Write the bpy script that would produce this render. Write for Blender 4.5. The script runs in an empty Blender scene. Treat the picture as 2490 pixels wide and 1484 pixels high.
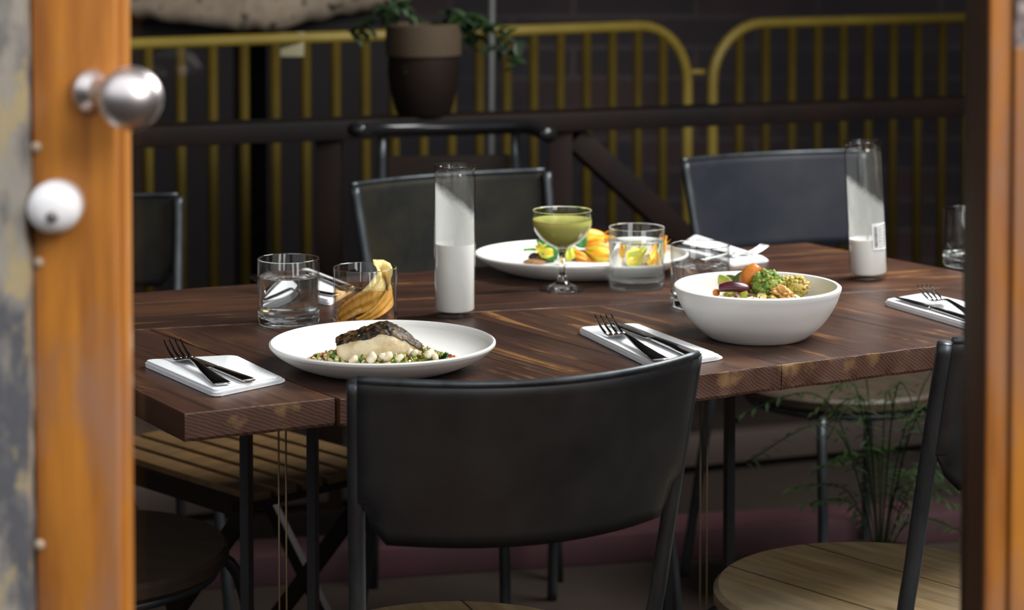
import bpy, bmesh, math, random
from mathutils import Vector, Matrix, noise
S = bpy.context.scene
C = S.collection
PI = math.pi
rnd = random.Random(7)

# ---------------------------------------------------------------- camera
F = 5400.0                       # focal length in pixels of the 2490x1484 frame
Y0 = 6.0                         # principal point row (the photograph is a lower crop of the lens image)
PITCH = math.atan((Y0 + 230.0) / F)
TZ = 0.75                        # table top height
HC = TZ + 0.576                  # camera height
cp, sp = math.cos(PITCH), math.sin(PITCH)
cam_d = bpy.data.cameras.new('camera')
cam = bpy.data.objects.new('camera', cam_d); C.objects.link(cam)
cam_d.sensor_width = 36.0
cam_d.lens = F / 2490.0 * 36.0
cam.location = (0, 0, HC)
cam.rotation_euler = (PI / 2 - PITCH, 0, 0)
cam_d.shift_y = -(742.0 - Y0) / 2490.0
cam_d.clip_start = 0.05
cam_d.dof.use_dof = True
cam_d.dof.focus_distance = 2.76
cam_d.dof.aperture_fstop = 5.2
S.camera = cam
S.view_settings.view_transform = 'Standard'
S.view_settings.look = 'None'
S.view_settings.gamma = 1.0
S.view_settings.exposure = 0.0
S.view_settings.use_curve_mapping = False
S.cycles.use_denoising = True
S.cycles.max_bounces = 16
S.cycles.transmission_bounces = 14
S.cycles.transparent_max_bounces = 16
S.cycles.glossy_bounces = 6
S.cycles.diffuse_bounces = 3
S.cycles.sample_clamp_indirect = 6.0
S.cycles.blur_glossy = 0.6

# ---------------------------------------------------------------- sky
W = bpy.data.worlds.new('sky'); S.world = W; W.use_nodes = True
nt = W.node_tree; nt.nodes.clear()
wo = nt.nodes.new('ShaderNodeOutputWorld'); bg = nt.nodes.new('ShaderNodeBackground')
tc = nt.nodes.new('ShaderNodeTexCoord'); sx = nt.nodes.new('ShaderNodeSeparateXYZ'); rp = nt.nodes.new('ShaderNodeValToRGB')
nt.links.new(tc.outputs['Generated'], sx.inputs[0]); nt.links.new(sx.outputs['Z'], rp.inputs[0])
rp.color_ramp.elements[0].position = 0.0; rp.color_ramp.elements[0].color = (0.02, 0.02, 0.022, 1)
rp.color_ramp.elements[1].position = 0.9; rp.color_ramp.elements[1].color = (1.0, 1.03, 1.08, 1)
e = rp.color_ramp.elements.new(0.12); e.color = (0.12, 0.12, 0.125, 1)
e = rp.color_ramp.elements.new(0.40); e.color = (0.75, 0.77, 0.80, 1)
nt.links.new(rp.outputs[0], bg.inputs[0]); bg.inputs[1].default_value = 1.5
nt.links.new(bg.outputs[0], wo.inputs[0])

def area_light(name, loc, target, size, power, color=(1, 1, 1), sy=None):
    d = bpy.data.lights.new(name, 'AREA'); d.energy = power; d.color = color; d.shape = 'RECTANGLE'
    d.size = size; d.size_y = sy or size
    o = bpy.data.objects.new(name, d); C.objects.link(o); o.location = loc
    o.rotation_euler = (Vector(target) - Vector(loc)).to_track_quat('-Z', 'Y').to_euler()
    return o
area_light('added_key_light', (1.35, 3.55, 2.35), (0.1, 2.9, 0.75), 1.3, 100, (1.0, 0.985, 0.96), 1.0)  # key light added above the table; the ceiling has no opening here
area_light('street_daylight', (1.5, 0.2, 2.7), (-0.1, 2.2, 0.9), 1.6, 75, (1.0, 0.98, 0.96))

# ---------------------------------------------------------------- pixel helpers (build time only)
def ray(px, py):
    c = (px - 1245.0) / F; v = (Y0 - py) / F
    return Vector((c, cp + v * sp, -sp + v * cp))
def P(px, py, h=TZ):             # point at height h seen at that pixel
    d = ray(px, py); t = (h - HC) / d.z
    return Vector((0, 0, HC)) + d * t
def D(px, py, dep):              # point at forward distance dep seen at that pixel
    d = ray(px, py); return Vector((0, 0, HC)) + d * (dep / d.y)

# ---------------------------------------------------------------- materials
def mat(name, c1, c2=None, scale=(5, 5, 5), rough=0.5, metal=0.0, bump=0.0, ns=1.0, lo=0.35, hi=0.65, detail=5, coat=0.0,
        c3=None, s3=(3, 3, 3), lo3=0.55, hi3=0.7, spec=0.5, rvar=0.0, sss=0.0, rot=0.0):
    m = bpy.data.materials.new(name); m.use_nodes = True; t = m.node_tree; b = t.nodes['Principled BSDF']
    b.inputs['Roughness'].default_value = rough; b.inputs['Metallic'].default_value = metal
    b.inputs['Coat Weight'].default_value = coat; b.inputs['Specular IOR Level'].default_value = spec
    if sss:
        b.inputs['Subsurface Weight'].default_value = sss; b.inputs['Subsurface Scale'].default_value = 0.01
    b.inputs['Base Color'].default_value = (*c1, 1)
    if c2 is None: return m
    tcn = t.nodes.new('ShaderNodeTexCoord')
    def nz(sc):
        mp = t.nodes.new('ShaderNodeMapping'); mp.inputs['Scale'].default_value = sc; mp.inputs['Rotation'].default_value = (0, 0, 0)
        r = t.nodes.new('ShaderNodeMapping'); r.inputs['Rotation'].default_value = (0, 0, rot)
        t.links.new(tcn.outputs['Object'], r.inputs[0]); t.links.new(r.outputs[0], mp.inputs[0])
        n = t.nodes.new('ShaderNodeTexNoise'); n.inputs['Scale'].default_value = ns; n.inputs['Detail'].default_value = detail
        n.inputs['Roughness'].default_value = 0.62
        t.links.new(mp.outputs[0], n.inputs['Vector']); return n
    n = nz(scale)
    rr = t.nodes.new('ShaderNodeValToRGB'); rr.color_ramp.elements[0].position = lo; rr.color_ramp.elements[1].position = hi
    rr.color_ramp.elements[0].color = (*c1, 1); rr.color_ramp.elements[1].color = (*c2, 1)
    t.links.new(n.outputs['Fac'], rr.inputs[0]); out = rr.outputs[0]
    if c3 is not None:
        n3 = nz(s3); r3 = t.nodes.new('ShaderNodeMapRange'); r3.inputs[1].default_value = lo3; r3.inputs[2].default_value = hi3
        t.links.new(n3.outputs['Fac'], r3.inputs[0])
        mx = t.nodes.new('ShaderNodeMix'); mx.data_type = 'RGBA'
        t.links.new(r3.outputs[0], mx.inputs['Factor']); t.links.new(out, mx.inputs['A']); mx.inputs['B'].default_value = (*c3, 1)
        out = mx.outputs['Result']
    t.links.new(out, b.inputs['Base Color'])
    if bump:
        bp = t.nodes.new('ShaderNodeBump'); bp.inputs['Strength'].default_value = bump; bp.inputs['Distance'].default_value = 0.004
        t.links.new(n.outputs['Fac'], bp.inputs['Height']); t.links.new(bp.outputs[0], b.inputs['Normal'])
    if rvar:
        r4 = t.nodes.new('ShaderNodeMapRange'); r4.inputs[3].default_value = rough - rvar; r4.inputs[4].default_value = rough + rvar
        r4.inputs[1].default_value = .3; r4.inputs[2].default_value = .7
        t.links.new(n.outputs['Fac'], r4.inputs[0]); t.links.new(r4.outputs[0], b.inputs['Roughness'])
    return m
def clear_mat(name, color=(1, 1, 1), ior=1.5, rough=0.0):
    m = bpy.data.materials.new(name); m.use_nodes = True; t = m.node_tree; t.nodes.clear()
    o = t.nodes.new('ShaderNodeOutputMaterial'); g = t.nodes.new('ShaderNodeBsdfGlass')
    g.inputs['Color'].default_value = (*color, 1); g.inputs['IOR'].default_value = ior; g.inputs['Roughness'].default_value = rough
    t.links.new(g.outputs[0], o.inputs[0]); return m
def pane_mat(name, tint=(0.97, 0.98, 0.98), ior=1.45):
    m = bpy.data.materials.new(name); m.use_nodes = True; t = m.node_tree; t.nodes.clear()
    o = t.nodes.new('ShaderNodeOutputMaterial'); tr = t.nodes.new('ShaderNodeBsdfTransparent'); gl = t.nodes.new('ShaderNodeBsdfGlossy')
    gl.inputs['Roughness'].default_value = 0.02; tr.inputs[0].default_value = (*tint, 1)
    fr = t.nodes.new('ShaderNodeFresnel'); ge = t.nodes.new('ShaderNodeNewGeometry'); io = t.nodes.new('ShaderNodeMapRange')
    io.inputs[3].default_value = ior; io.inputs[4].default_value = 1.0 / ior; t.links.new(ge.outputs['Backfacing'], io.inputs[0]); t.links.new(io.outputs[0], fr.inputs['IOR']); mx = t.nodes.new('ShaderNodeMixShader')
    t.links.new(fr.outputs[0], mx.inputs[0]); t.links.new(tr.outputs[0], mx.inputs[1]); t.links.new(gl.outputs[0], mx.inputs[2])
    t.links.new(mx.outputs[0], o.inputs[0]); return m

M = {}
M['door'] = mat('varnished_orange_wood', (0.56, 0.215, 0.028), (0.27, 0.088, 0.018), (34, 34, 2.4), 0.42, 0, 0.15, 1.0, .36, .64,
                c3=(0.33, 0.16, 0.09), s3=(14, 14, 5), lo3=.5, hi3=.68, coat=.2)
M['peel'] = mat('weathered_peeling_paint', (0.34, 0.30, 0.25), (0.10, 0.10, 0.11), (22, 22, 8), 0.8, 0, .6, 1.4, .42, .58,
                c3=(0.42, 0.33, 0.18), s3=(26, 26, 12), lo3=.56, hi3=.64)
M['steel'] = mat('brushed_steel', (0.72, 0.66, 0.65), None, rough=.36, metal=1.0)
M['cutlery'] = mat('polished_steel', (0.62, 0.61, 0.60), None, rough=.14, metal=1.0)
M['white_enamel'] = mat('white_enamel', (0.88, 0.86, 0.86), None, rough=.25)
M['darkmetal'] = mat('dark_metal', (0.03, 0.03, 0.03), None, rough=.4, metal=.6)
M['gunmetal'] = mat('gunmetal_sheet', (0.030, 0.031, 0.033), (0.052, 0.050, 0.050), (9, 9, 9), 0.42, 0.5, .05, 1, .35, .7, rvar=.1)
M['tube'] = mat('grey_steel_tube', (0.10, 0.11, 0.12), (0.04, 0.045, 0.05), (20, 20, 6), 0.4, 0.7)
M['seatwood'] = mat('pale_worn_seat_wood', (0.30, 0.205, 0.10), (0.13, 0.085, 0.035), (60, 5, 40), 0.5, 0, .2, 1, .3, .7,
                    c3=(0.24, 0.20, 0.14), s3=(4, 4, 4), lo3=.45, hi3=.7)
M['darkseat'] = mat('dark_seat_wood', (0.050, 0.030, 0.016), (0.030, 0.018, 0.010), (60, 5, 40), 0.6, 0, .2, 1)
M['dullsheet'] = mat('shade_darkened_sheet', (0.006, 0.0065, 0.006), (0.022, 0.018, 0.010), (7, 7, 7), 0.6, 0, .05, 1, .4, .65, spec=.15)  # far backrests given a darker, shaded colour to offset the added key light
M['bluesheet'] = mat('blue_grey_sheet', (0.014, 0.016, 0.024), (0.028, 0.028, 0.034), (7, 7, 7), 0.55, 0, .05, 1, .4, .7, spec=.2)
M['ceramic'] = mat('matte_white_stoneware', (0.80, 0.79, 0.765), (0.77, 0.755, 0.73), (8, 8, 8), 0.38, 0, 0, 1)
M['cloth'] = mat('white_cotton', (0.86, 0.87, 0.89), (0.82, 0.83, 0.86), (300, 300, 300), 0.85, 0, .15, 1)
M['glass'] = clear_mat('clear_glass', (1, 1, 1), 1.48)
M['thin'] = pane_mat('thin_glass', (0.985, 0.99, 0.985), 1.5)
M['water'] = clear_mat('water', (0.99, 1, 1), 1.33)
M['amber'] = pane_mat('amber_drink', (0.93, 0.74, 0.50), 1.33)
M['wax'] = mat('white_wax', (0.97, 0.96, 0.94), None, rough=.5, sss=.08)
M['yellow'] = mat('yellow_barrier_paint', (0.34, 0.25, 0.045), (0.27, 0.19, 0.03), (6, 6, 6), 0.45, 0, 0, 1)
M['bar'] = mat('dull_ochre_paint', (0.10, 0.066, 0.005), (0.075, 0.048, 0.004), (6, 6, 6), 0.7, 0, 0, 1, spec=.2)
M['railwood'] = mat('dark_stained_timber', (0.016, 0.006, 0.003), (0.005, 0.003, 0.003), (3, 3, 3), 0.6, 0, 0, 1, spec=.2)
M['stone'] = mat('rough_beige_stone', (0.86, 0.68, 0.52), (0.62, 0.48, 0.36), (14, 14, 14), .9, 0, .8, 1, .35, .65,
                 c3=(0.06, 0.06, 0.05), s3=(24, 24, 24), lo3=.58, hi3=.66)
M['leaf_dark'] = mat('dark_leaf', (0.012, 0.03, 0.008), (0.02, 0.05, 0.012), (10, 10, 10), .5)
M['fern'] = mat('fern_green', (0.004, 0.020, 0.004), (0.018, 0.030, 0.004), (10, 10, 10), .7, spec=.15)
M['twig'] = mat('dry_twig', (0.12, 0.07, 0.045), None, rough=.8)
M['potbrown'] = mat('dark_brown_pot', (0.014, 0.006, 0.003), (0.008, 0.004, 0.003), (6, 6, 6), .7, spec=.2)
M['slat'] = mat('brown_slat_wood', (0.17, 0.09, 0.03), (0.10, 0.055, 0.02), (30, 3, 30), .6)

def table_mat():
    m = bpy.data.materials.new('old_varnished_table_wood'); m.use_nodes = True; t = m.node_tree; b = t.nodes['Principled BSDF']
    uv = t.nodes.new('ShaderNodeUVMap'); uv.uv_map = 'grain'
    def nz(sc, s=1.0, det=6, dist=0.0):
        mp = t.nodes.new('ShaderNodeMapping'); mp.inputs['Scale'].default_value = sc
        t.links.new(uv.outputs[0], mp.inputs[0])
        n = t.nodes.new('ShaderNodeTexNoise'); n.inputs['Scale'].default_value = s; n.inputs['Detail'].default_value = det
        n.inputs['Roughness'].default_value = .65; n.inputs['Distortion'].default_value = dist
        t.links.new(mp.outputs[0], n.inputs['Vector']); return n.outputs['Fac']
    def ramp(f, stops):
        r = t.nodes.new('ShaderNodeValToRGB'); els = r.color_ramp.elements
        els[0].position, els[0].color = stops[0][0], (*stops[0][1], 1); els[1].position, els[1].color = stops[-1][0], (*stops[-1][1], 1)
        for p, c in stops[1:-1]:
            q = els.new(p); q.color = (*c, 1)
        t.links.new(f, r.inputs[0]); return r.outputs[0]
    def mr(f, a, b_, c=0., d=1.):
        r = t.nodes.new('ShaderNodeMapRange'); r.inputs[1].default_value = a; r.inputs[2].default_value = b_
        r.inputs[3].default_value = c; r.inputs[4].default_value = d; t.links.new(f, r.inputs[0]); return r.outputs[0]
    def mul(a, b_):
        r = t.nodes.new('ShaderNodeMath'); r.operation = 'MULTIPLY'; t.links.new(a, r.inputs[0]); t.links.new(b_, r.inputs[1]); return r.outputs[0]
    def mix(f, a, bcol):
        r = t.nodes.new('ShaderNodeMix'); r.data_type = 'RGBA'; t.links.new(f, r.inputs['Factor']); t.links.new(a, r.inputs['A'])
        r.inputs['B'].default_value = (*bcol, 1); return r.outputs['Result']
    big = nz((5, 1.8, 1), 1.0, 4, .3); fine = nz((95, 4, 1), 1.0, 6, .6); streak = nz((30, 2.0, 1), 1.0, 5, .8)
    speck = nz((160, 110, 1), 1.0, 3); patch = nz((7, 5, 1), 1.0, 5, .4)
    base = ramp(big, [(.32, (0.022, 0.009, 0.006)), (.50, (0.050, 0.020, 0.012)), (.70, (0.115, 0.046, 0.018))])
    c = mix(mr(fine, .48, .66, 0, .85), base, (0.022, 0.009, 0.006))
    c = mix(mul(mr(streak, .56, .66), mr(patch, .42, .56, 0, .9)), c, (0.27, 0.125, 0.035))
    c = mix(mul(mr(speck, .68, .74), mr(patch, .48, .66, 0.15, .9)), c, (0.36, 0.22, 0.12))
    t.links.new(c, b.inputs['Base Color'])
    r = t.nodes.new('ShaderNodeMapRange'); r.inputs[1].default_value = .3; r.inputs[2].default_value = .7
    r.inputs[3].default_value = .30; r.inputs[4].default_value = .46
    t.links.new(patch, r.inputs[0]); t.links.new(r.outputs[0], b.inputs['Roughness'])
    bp = t.nodes.new('ShaderNodeBump'); bp.inputs['Strength'].default_value = .35; bp.inputs['Distance'].default_value = .0015
    t.links.new(fine, bp.inputs['Height']); t.links.new(bp.outputs[0], b.inputs['Normal'])
    return m
M['table'] = table_mat()
def end_mat():
    m = bpy.data.materials.new('end_grain'); m.use_nodes = True; t = m.node_tree; b = t.nodes['Principled BSDF']
    tcn = t.nodes.new('ShaderNodeTexCoord'); mp = t.nodes.new('ShaderNodeMapping'); mp.inputs['Location'].default_value = (0.3, 0.1, -.35)
    mp.inputs['Scale'].default_value = (1, 1, 2.2)
    t.links.new(tcn.outputs['Object'], mp.inputs[0])
    w = t.nodes.new('ShaderNodeTexWave'); w.wave_type = 'RINGS'; w.rings_direction = 'SPHERICAL'; w.inputs['Scale'].default_value = 75
    w.inputs['Distortion'].default_value = 3; w.inputs['Detail'].default_value = 3
    t.links.new(mp.outputs[0], w.inputs[0])
    r = t.nodes.new('ShaderNodeValToRGB'); r.color_ramp.elements[0].color = (0.05, 0.020, 0.013, 1); r.color_ramp.elements[1].color = (0.115, 0.050, 0.028, 1)
    t.links.new(w.outputs[1], r.inputs[0])
    n = t.nodes.new('ShaderNodeTexNoise'); n.inputs['Scale'].default_value = 22; n.inputs['Detail'].default_value = 6
    t.links.new(tcn.outputs['Object'], n.inputs[0])
    q = t.nodes.new('ShaderNodeMapRange'); q.inputs[1].default_value = .54; q.inputs[2].default_value = .64; q.inputs[4].default_value = .7
    t.links.new(n.outputs[0], q.inputs[0])
    mx = t.nodes.new('ShaderNodeMix'); mx.data_type = 'RGBA'; t.links.new(q.outputs[0], mx.inputs['Factor']); t.links.new(r.outputs[0], mx.inputs['A'])
    mx.inputs['B'].default_value = (0.28, 0.16, 0.06, 1); t.links.new(mx.outputs['Result'], b.inputs['Base Color'])
    bp = t.nodes.new('ShaderNodeBump'); bp.inputs['Strength'].default_value = .4; bp.inputs['Distance'].default_value = .002
    t.links.new(n.outputs[0], bp.inputs['Height']); t.links.new(bp.outputs[0], b.inputs['Normal'])
    b.inputs['Roughness'].default_value = .6
    return m
M['endgrain'] = end_mat()

# ---------------------------------------------------------------- mesh helpers
def link(name, bm, m=None, parent=None, smooth=True, loc=None, rot=None):
    me = bpy.data.meshes.new(name)
    bmesh.ops.recalc_face_normals(bm, faces=bm.faces[:])
    bm.to_mesh(me); bm.free()
    if smooth:
        for p in me.polygons: p.use_smooth = True
    for x in (m if isinstance(m, (list, tuple)) else [m]):
        if x: me.materials.append(x)
    o = bpy.data.objects.new(name, me); C.objects.link(o)
    if parent: o.parent = parent
    if loc is not None: o.location = loc
    if rot is not None: o.rotation_euler = rot
    return o
def auto(o, ang=35):
    me = o.data
    bm = bmesh.new(); bm.from_mesh(me)
    for e_ in bm.edges:
        e_.smooth = not (len(e_.link_faces) == 2 and e_.calc_face_angle(0) > math.radians(ang))
    bm.to_mesh(me); bm.free(); return o
def empty(name, loc, rz=0.0, label=None, cat=None, group=None, kind=None):
    o = bpy.data.objects.new(name, None); C.objects.link(o); o.location = loc; o.rotation_euler = (0, 0, rz); o.empty_display_size = .05
    return tag(o, label, cat, group, kind)
def tag(o, label=None, cat=None, group=None, kind=None):
    if label: o['label'] = label
    if cat: o['category'] = cat
    if group: o['group'] = group
    if kind: o['kind'] = kind
    return o
def box(bm, x0, x1, y0, y1, z0, z1, mx=None, bev=0.0):
    vs = [bm.verts.new((x, y, z)) for x in (x0, x1) for y in (y0, y1) for z in (z0, z1)]
    fs = [(0, 1, 3, 2), (4, 6, 7, 5), (0, 4, 5, 1), (2, 3, 7, 6), (0, 2, 6, 4), (1, 5, 7, 3)]
    F_ = [bm.faces.new([vs[i] for i in f]) for f in fs]
    if bev:
        es = list({e_ for f in F_ for e_ in f.edges})
        r = bmesh.ops.bevel(bm, geom=es, offset=bev, segments=2, affect='EDGES', profile=.6)
        vs = list({v for f in r['faces'] for v in f.verts} | {v for v in vs if v.is_valid})
    if mx is not None: bmesh.ops.transform(bm, matrix=mx, verts=vs)
    return vs
def beam(bm, a, b, w, h, bev=0.0, up=Vector((0, 0, 1))):
    a, b = Vector(a), Vector(b); d = b - a; L = d.length; y = d.normalized(); x = y.cross(up).normalized(); z = x.cross(y)
    m_ = Matrix((x, y, z)).transposed().to_4x4(); m_.translation = a
    return box(bm, -w / 2, w / 2, 0, L, -h / 2, h / 2, m_, bev)
def lathe(bm, prof, n=64, closed=False, fn=None, mats=None):
    rings = []
    for (r, z) in prof:
        if r < 1e-6: rings.append([bm.verts.new((0, 0, z))])
        else:
            ring = []
            for k in range(n):
                a = 2 * PI * k / n; p = Vector((r * math.cos(a), r * math.sin(a), z))
                if fn: p = fn(p, a)
                ring.append(bm.verts.new(p))
            rings.append(ring)
    pr = list(zip(rings, rings[1:])) + ([(rings[-1], rings[0])] if closed else [])
    for i, (A, B) in enumerate(pr):
        for k in range(n):
            k2 = (k + 1) % n
            if len(A) == 1 and len(B) == 1: continue
            if len(A) == 1: f = bm.faces.new((A[0], B[k2], B[k]))
            elif len(B) == 1: f = bm.faces.new((A[k], A[k2], B[0]))
            else: f = bm.faces.new((A[k], A[k2], B[k2], B[k]))
            if mats: f.material_index = mats(i, k)
    return rings
def smooth_path(pts, n=6):
    pts = [Vector(p) for p in pts]
    if len(pts) < 3: return pts
    out = []
    for i in range(len(pts) - 1):
        p0 = pts[max(i - 1, 0)]; p1 = pts[i]; p2 = pts[i + 1]; p3 = pts[min(i + 2, len(pts) - 1)]
        for k in range(n):
            t = k / n
            out.append(.5 * ((2 * p1) + (p2 - p0) * t + (2 * p0 - 5 * p1 + 4 * p2 - p3) * t * t + (3 * p1 - p0 - 3 * p2 + p3) * t ** 3))
    out.append(pts[-1]); return out
def tube(bm, pts, r, n=12, sm=0, flat=1.0, up=(0, 0, 1)):
    pts = smooth_path(pts, sm) if sm else [Vector(p) for p in pts]
    rr = r if isinstance(r, (list, tuple)) else [r] * len(pts)
    if len(rr) != len(pts): rr = [rr[min(int(i * len(rr) / len(pts)), len(rr) - 1)] for i in range(len(pts))]
    rings = []; u0 = Vector(up)
    for i, p in enumerate(pts):
        d = (pts[min(i + 1, len(pts) - 1)] - pts[max(i - 1, 0)]).normalized()
        x = d.cross(u0)
        if x.length < .05: x = d.cross(Vector((0, 1, 0.1)))
        x.normalize(); z = x.cross(d).normalized(); 
        rings.append([bm.verts.new(p + x * (rr[i] * math.cos(2 * PI * k / n)) + z * (rr[i] * flat * math.sin(2 * PI * k / n))) for k in range(n)])
    for A, B in zip(rings, rings[1:]):
        for k in range(n): bm.faces.new((A[k], A[(k + 1) % n], B[(k + 1) % n], B[k]))
    bm.faces.new(rings[0][::-1]); bm.faces.new(rings[-1])
    return rings
def ribbon(bm, st, n=10, pw=.55):
    """stations (x, y, z, half width, half thickness), swept along y as a rounded flat bar"""
    rings = []
    for i, (x, y, z, hw, ht) in enumerate(st):
        a = st[max(i - 1, 0)]; b = st[min(i + 1, len(st) - 1)]
        d = Vector((b[0] - a[0], b[1] - a[1], b[2] - a[2])).normalized(); X = d.cross(Vector((0, 0, 1))).normalized(); Z = X.cross(d)
        ring = []
        for k in range(n):
            t = 2 * PI * k / n; c, s = math.cos(t), math.sin(t)
            ring.append(bm.verts.new(Vector((x, y, z)) + X * hw * math.copysign(abs(c) ** pw, c) + Z * ht * math.copysign(abs(s) ** pw, s)))
        rings.append(ring)
    for A, B in zip(rings, rings[1:]):
        for k in range(n): bm.faces.new((A[k], A[(k + 1) % n], B[(k + 1) % n], B[k]))
    bm.faces.new(rings[0][::-1]); bm.faces.new(rings[-1])
def poly_prism(bm, pts, z0, z1, bev=0.0):
    lo = [bm.verts.new((p[0], p[1], z0)) for p in pts]; hi = [bm.verts.new((p[0], p[1], z1)) for p in pts]
    n = len(pts); fs = [bm.faces.new(hi), bm.faces.new(lo[::-1])]
    for k in range(n): fs.append(bm.faces.new((lo[k], lo[(k + 1) % n], hi[(k + 1) % n], hi[k])))
    if bev:
        es = list({e_ for f in fs for e_ in f.edges}); bmesh.ops.bevel(bm, geom=es, offset=bev, segments=3, affect='EDGES', profile=.5)
def blob(bm, c, r, sub=3, amp=.15, fr=30, seed=0, rot=None):
    g = bmesh.ops.create_icosphere(bm, subdivisions=sub, radius=1.0)
    m_ = rot.to_matrix() if rot else Matrix.Identity(3)
    for v in g['verts']:
        p = v.co.copy(); k = 1 + amp * noise.noise(p * fr * .1 + Vector((seed * 3.1, seed * 1.7, 0))) + amp * .5 * noise.noise(p * fr * .25 + Vector((seed, 0, 4)))
        v.co = Vector(c) + m_ @ Vector((p.x * r[0] * k, p.y * r[1] * k, p.z * r[2] * k))
    return g['verts']
def copy_tree(o, parent=None):
    c = o.copy(); C.objects.link(c); c.parent = parent
    for ch in list(o.children): copy_tree(ch, c)
    return c

# ================================================================ THE SETTING
bm = bmesh.new(); box(bm, -4, 5, -2.5, 9, -.1, 0)
tag(link('floor', bm, mat('dark_paving', (0.020, 0.015, 0.013), (0.036, 0.026, 0.020), (1.2, 1.2, 1.2), .9, 0, .2, 1, spec=.1), smooth=False), 'dark paved floor under the table', kind='structure')
bm = bmesh.new(); box(bm, -4, 5, 1.86, 9, 2.75, 2.85)
tag(link('ceiling', bm, mat('dark_ceiling', (0.10, 0.08, 0.06)), smooth=False), 'dark ceiling over the dining room', kind='structure')
def brick_mat():
    m = bpy.data.materials.new('dim_brick'); m.use_nodes = True; t = m.node_tree; b = t.nodes['Principled BSDF']
    tcn = t.nodes.new('ShaderNodeTexCoord'); mp = t.nodes.new('ShaderNodeMapping'); mp.inputs['Rotation'].default_value = (PI / 2, 0, 0)
    t.links.new(tcn.outputs['Object'], mp.inputs[0])
    bk = t.nodes.new('ShaderNodeTexBrick'); bk.inputs['Scale'].default_value = 1.0
    bk.inputs['Color1'].default_value = (0.12, 0.072, 0.072, 1); bk.inputs['Color2'].default_value = (0.07, 0.06, 0.072, 1); bk.inputs['Mortar'].default_value = (0.16, 0.12, 0.12, 1)
    bk.inputs['Brick Width'].default_value = .42; bk.inputs['Row Height'].default_value = .105; bk.inputs['Mortar Size'].default_value = .008
    t.links.new(mp.outputs[0], bk.inputs['Vector'])
    n = t.nodes.new('ShaderNodeTexNoise'); n.inputs['Scale'].default_value = 1.3; n.inputs['Detail'].default_value = 3; t.links.new(tcn.outputs['Object'], n.inputs['Vector'])
    r = t.nodes.new('ShaderNodeMapRange'); r.inputs[1].default_value = .42; r.inputs[2].default_value = .6; r.inputs[4].default_value = .8; t.links.new(n.outputs[0], r.inputs[0])
    mx = t.nodes.new('ShaderNodeMix'); mx.data_type = 'RGBA'; t.links.new(r.outputs[0], mx.inputs['Factor']); t.links.new(bk.outputs[0], mx.inputs['A']); mx.inputs['B'].default_value = (0.035, 0.038, 0.055, 1)
    t.links.new(mx.outputs['Result'], b.inputs['Base Color']); b.inputs['Roughness'].default_value = .8
    return m
bm = bmesh.new(); box(bm, -4, 5, 7.6, 7.8, 0, 2.85)
tag(link('wall_back', bm, brick_mat(), smooth=False), 'dim brick wall behind the yellow barriers', kind='structure')
for nm, x0, x1 in (('wall_left', -3.2, -3.0), ('wall_right', 3.6, 3.8)):
    bm = bmesh.new(); box(bm, x0, x1, 1.9, 7.6, 0, 2.85)
    tag(link(nm, bm, mat(nm + '_plaster', (0.05, 0.04, 0.035)), smooth=False), 'dark side wall of the room', kind='structure')

# ---- glazed door in front of the table
DY = 1.70
def sx_at(px, dep): return (px - 1245.0) / F * dep * (cp + 0.0) * 1.0
door = empty('door_1', (0, DY, 0), 0, 'orange varnished glazed door with a steel knob', kind='structure')
xl0 = D(82, 742, DY).x; xl1 = D(283, 742, DY).x
bm = bmesh.new(); box(bm, xl0, xl1, 0, .034, 0, 2.3, None, .003); box(bm, xl0, xl1 - .0, .034, .070, 0, 2.3, None, .002)
box(bm, xl1 - .004, xl1 + .004, .02, .05, 0, 2.3, None, .002)
lst = auto(link('stile', bm, M['door'], door))
xr0 = D(2402, 742, DY).x; xr1 = D(2456, 742, DY).x
bm = bmesh.new(); box(bm, xr0, xr1 + .0, 0, .034, 0, 2.3, None, .003); box(bm, xr0 + .002, xr1, .034, .09, 0, 2.3, None, .002)
auto(link('stile', bm, M['door'], door))
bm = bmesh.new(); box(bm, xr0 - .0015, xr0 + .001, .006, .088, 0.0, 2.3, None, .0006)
auto(link('shade_strip', bm, mat('painted_shade_brown', (.070, .026, .008), (.03, .012, .005), (30, 30, 2), .55), door))  # dark strip added so its colour stands for shade on the stile's inner face
for z0, z1 in ((0, .25), (2.15, 2.3)):
    bm = bmesh.new(); box(bm, xl1, xr0, 0, .08, z0, z1, None, .003); auto(link('rail', bm, M['door'], door))
bm = bmesh.new(); box(bm, xl1, xr0, .060, .064, .25, 2.15); link('pane', bm, pane_mat('door_glass', ior=1.18), door, smooth=False)
# knob
bpos = D(228, 222, DY) - Vector((0, DY, 0)); kpos = D(317, 240, DY - .05) - Vector((0, DY, 0))
ax = (kpos - bpos).normalized(); q = ax.to_track_quat('Z', 'Y')
bm = bmesh.new(); L = (kpos - bpos).length
lathe(bm, [(0, -.004), (.017, -.004), (.017, .002), (.011, .006), (.009, .012), (.009, L - .022), (.013, L - .018)] +
      [(.0243 * math.sin(a), L - .0243 * math.cos(a)) for a in [0.6 + k * (PI - .6) / 20 for k in range(21)]], 48)
ko = link('door_knob', bm, M['steel'], door, loc=bpos, rot=q.to_euler()); ko['label'] = 'round brushed steel knob'
lp = D(134, 503, DY - .012) - Vector((0, DY, 0))
bm = bmesh.new()
lathe(bm, [(0, .022), (.008, .0215), (.015, .018), (.0195, .010), (.0205, .003), (.0205, -.014), (0, -.014)][::-1], 48)
lk = link('lock', bm, M['white_enamel'], door, loc=lp, rot=(PI / 2, 0, 0)); lk['label'] = 'white round lock cover'
bm = bmesh.new(); lathe(bm, [(0, 0), (.0045, 0), (.0045, .0035), (.002, .0045), (0, .0045)], 20)
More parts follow.
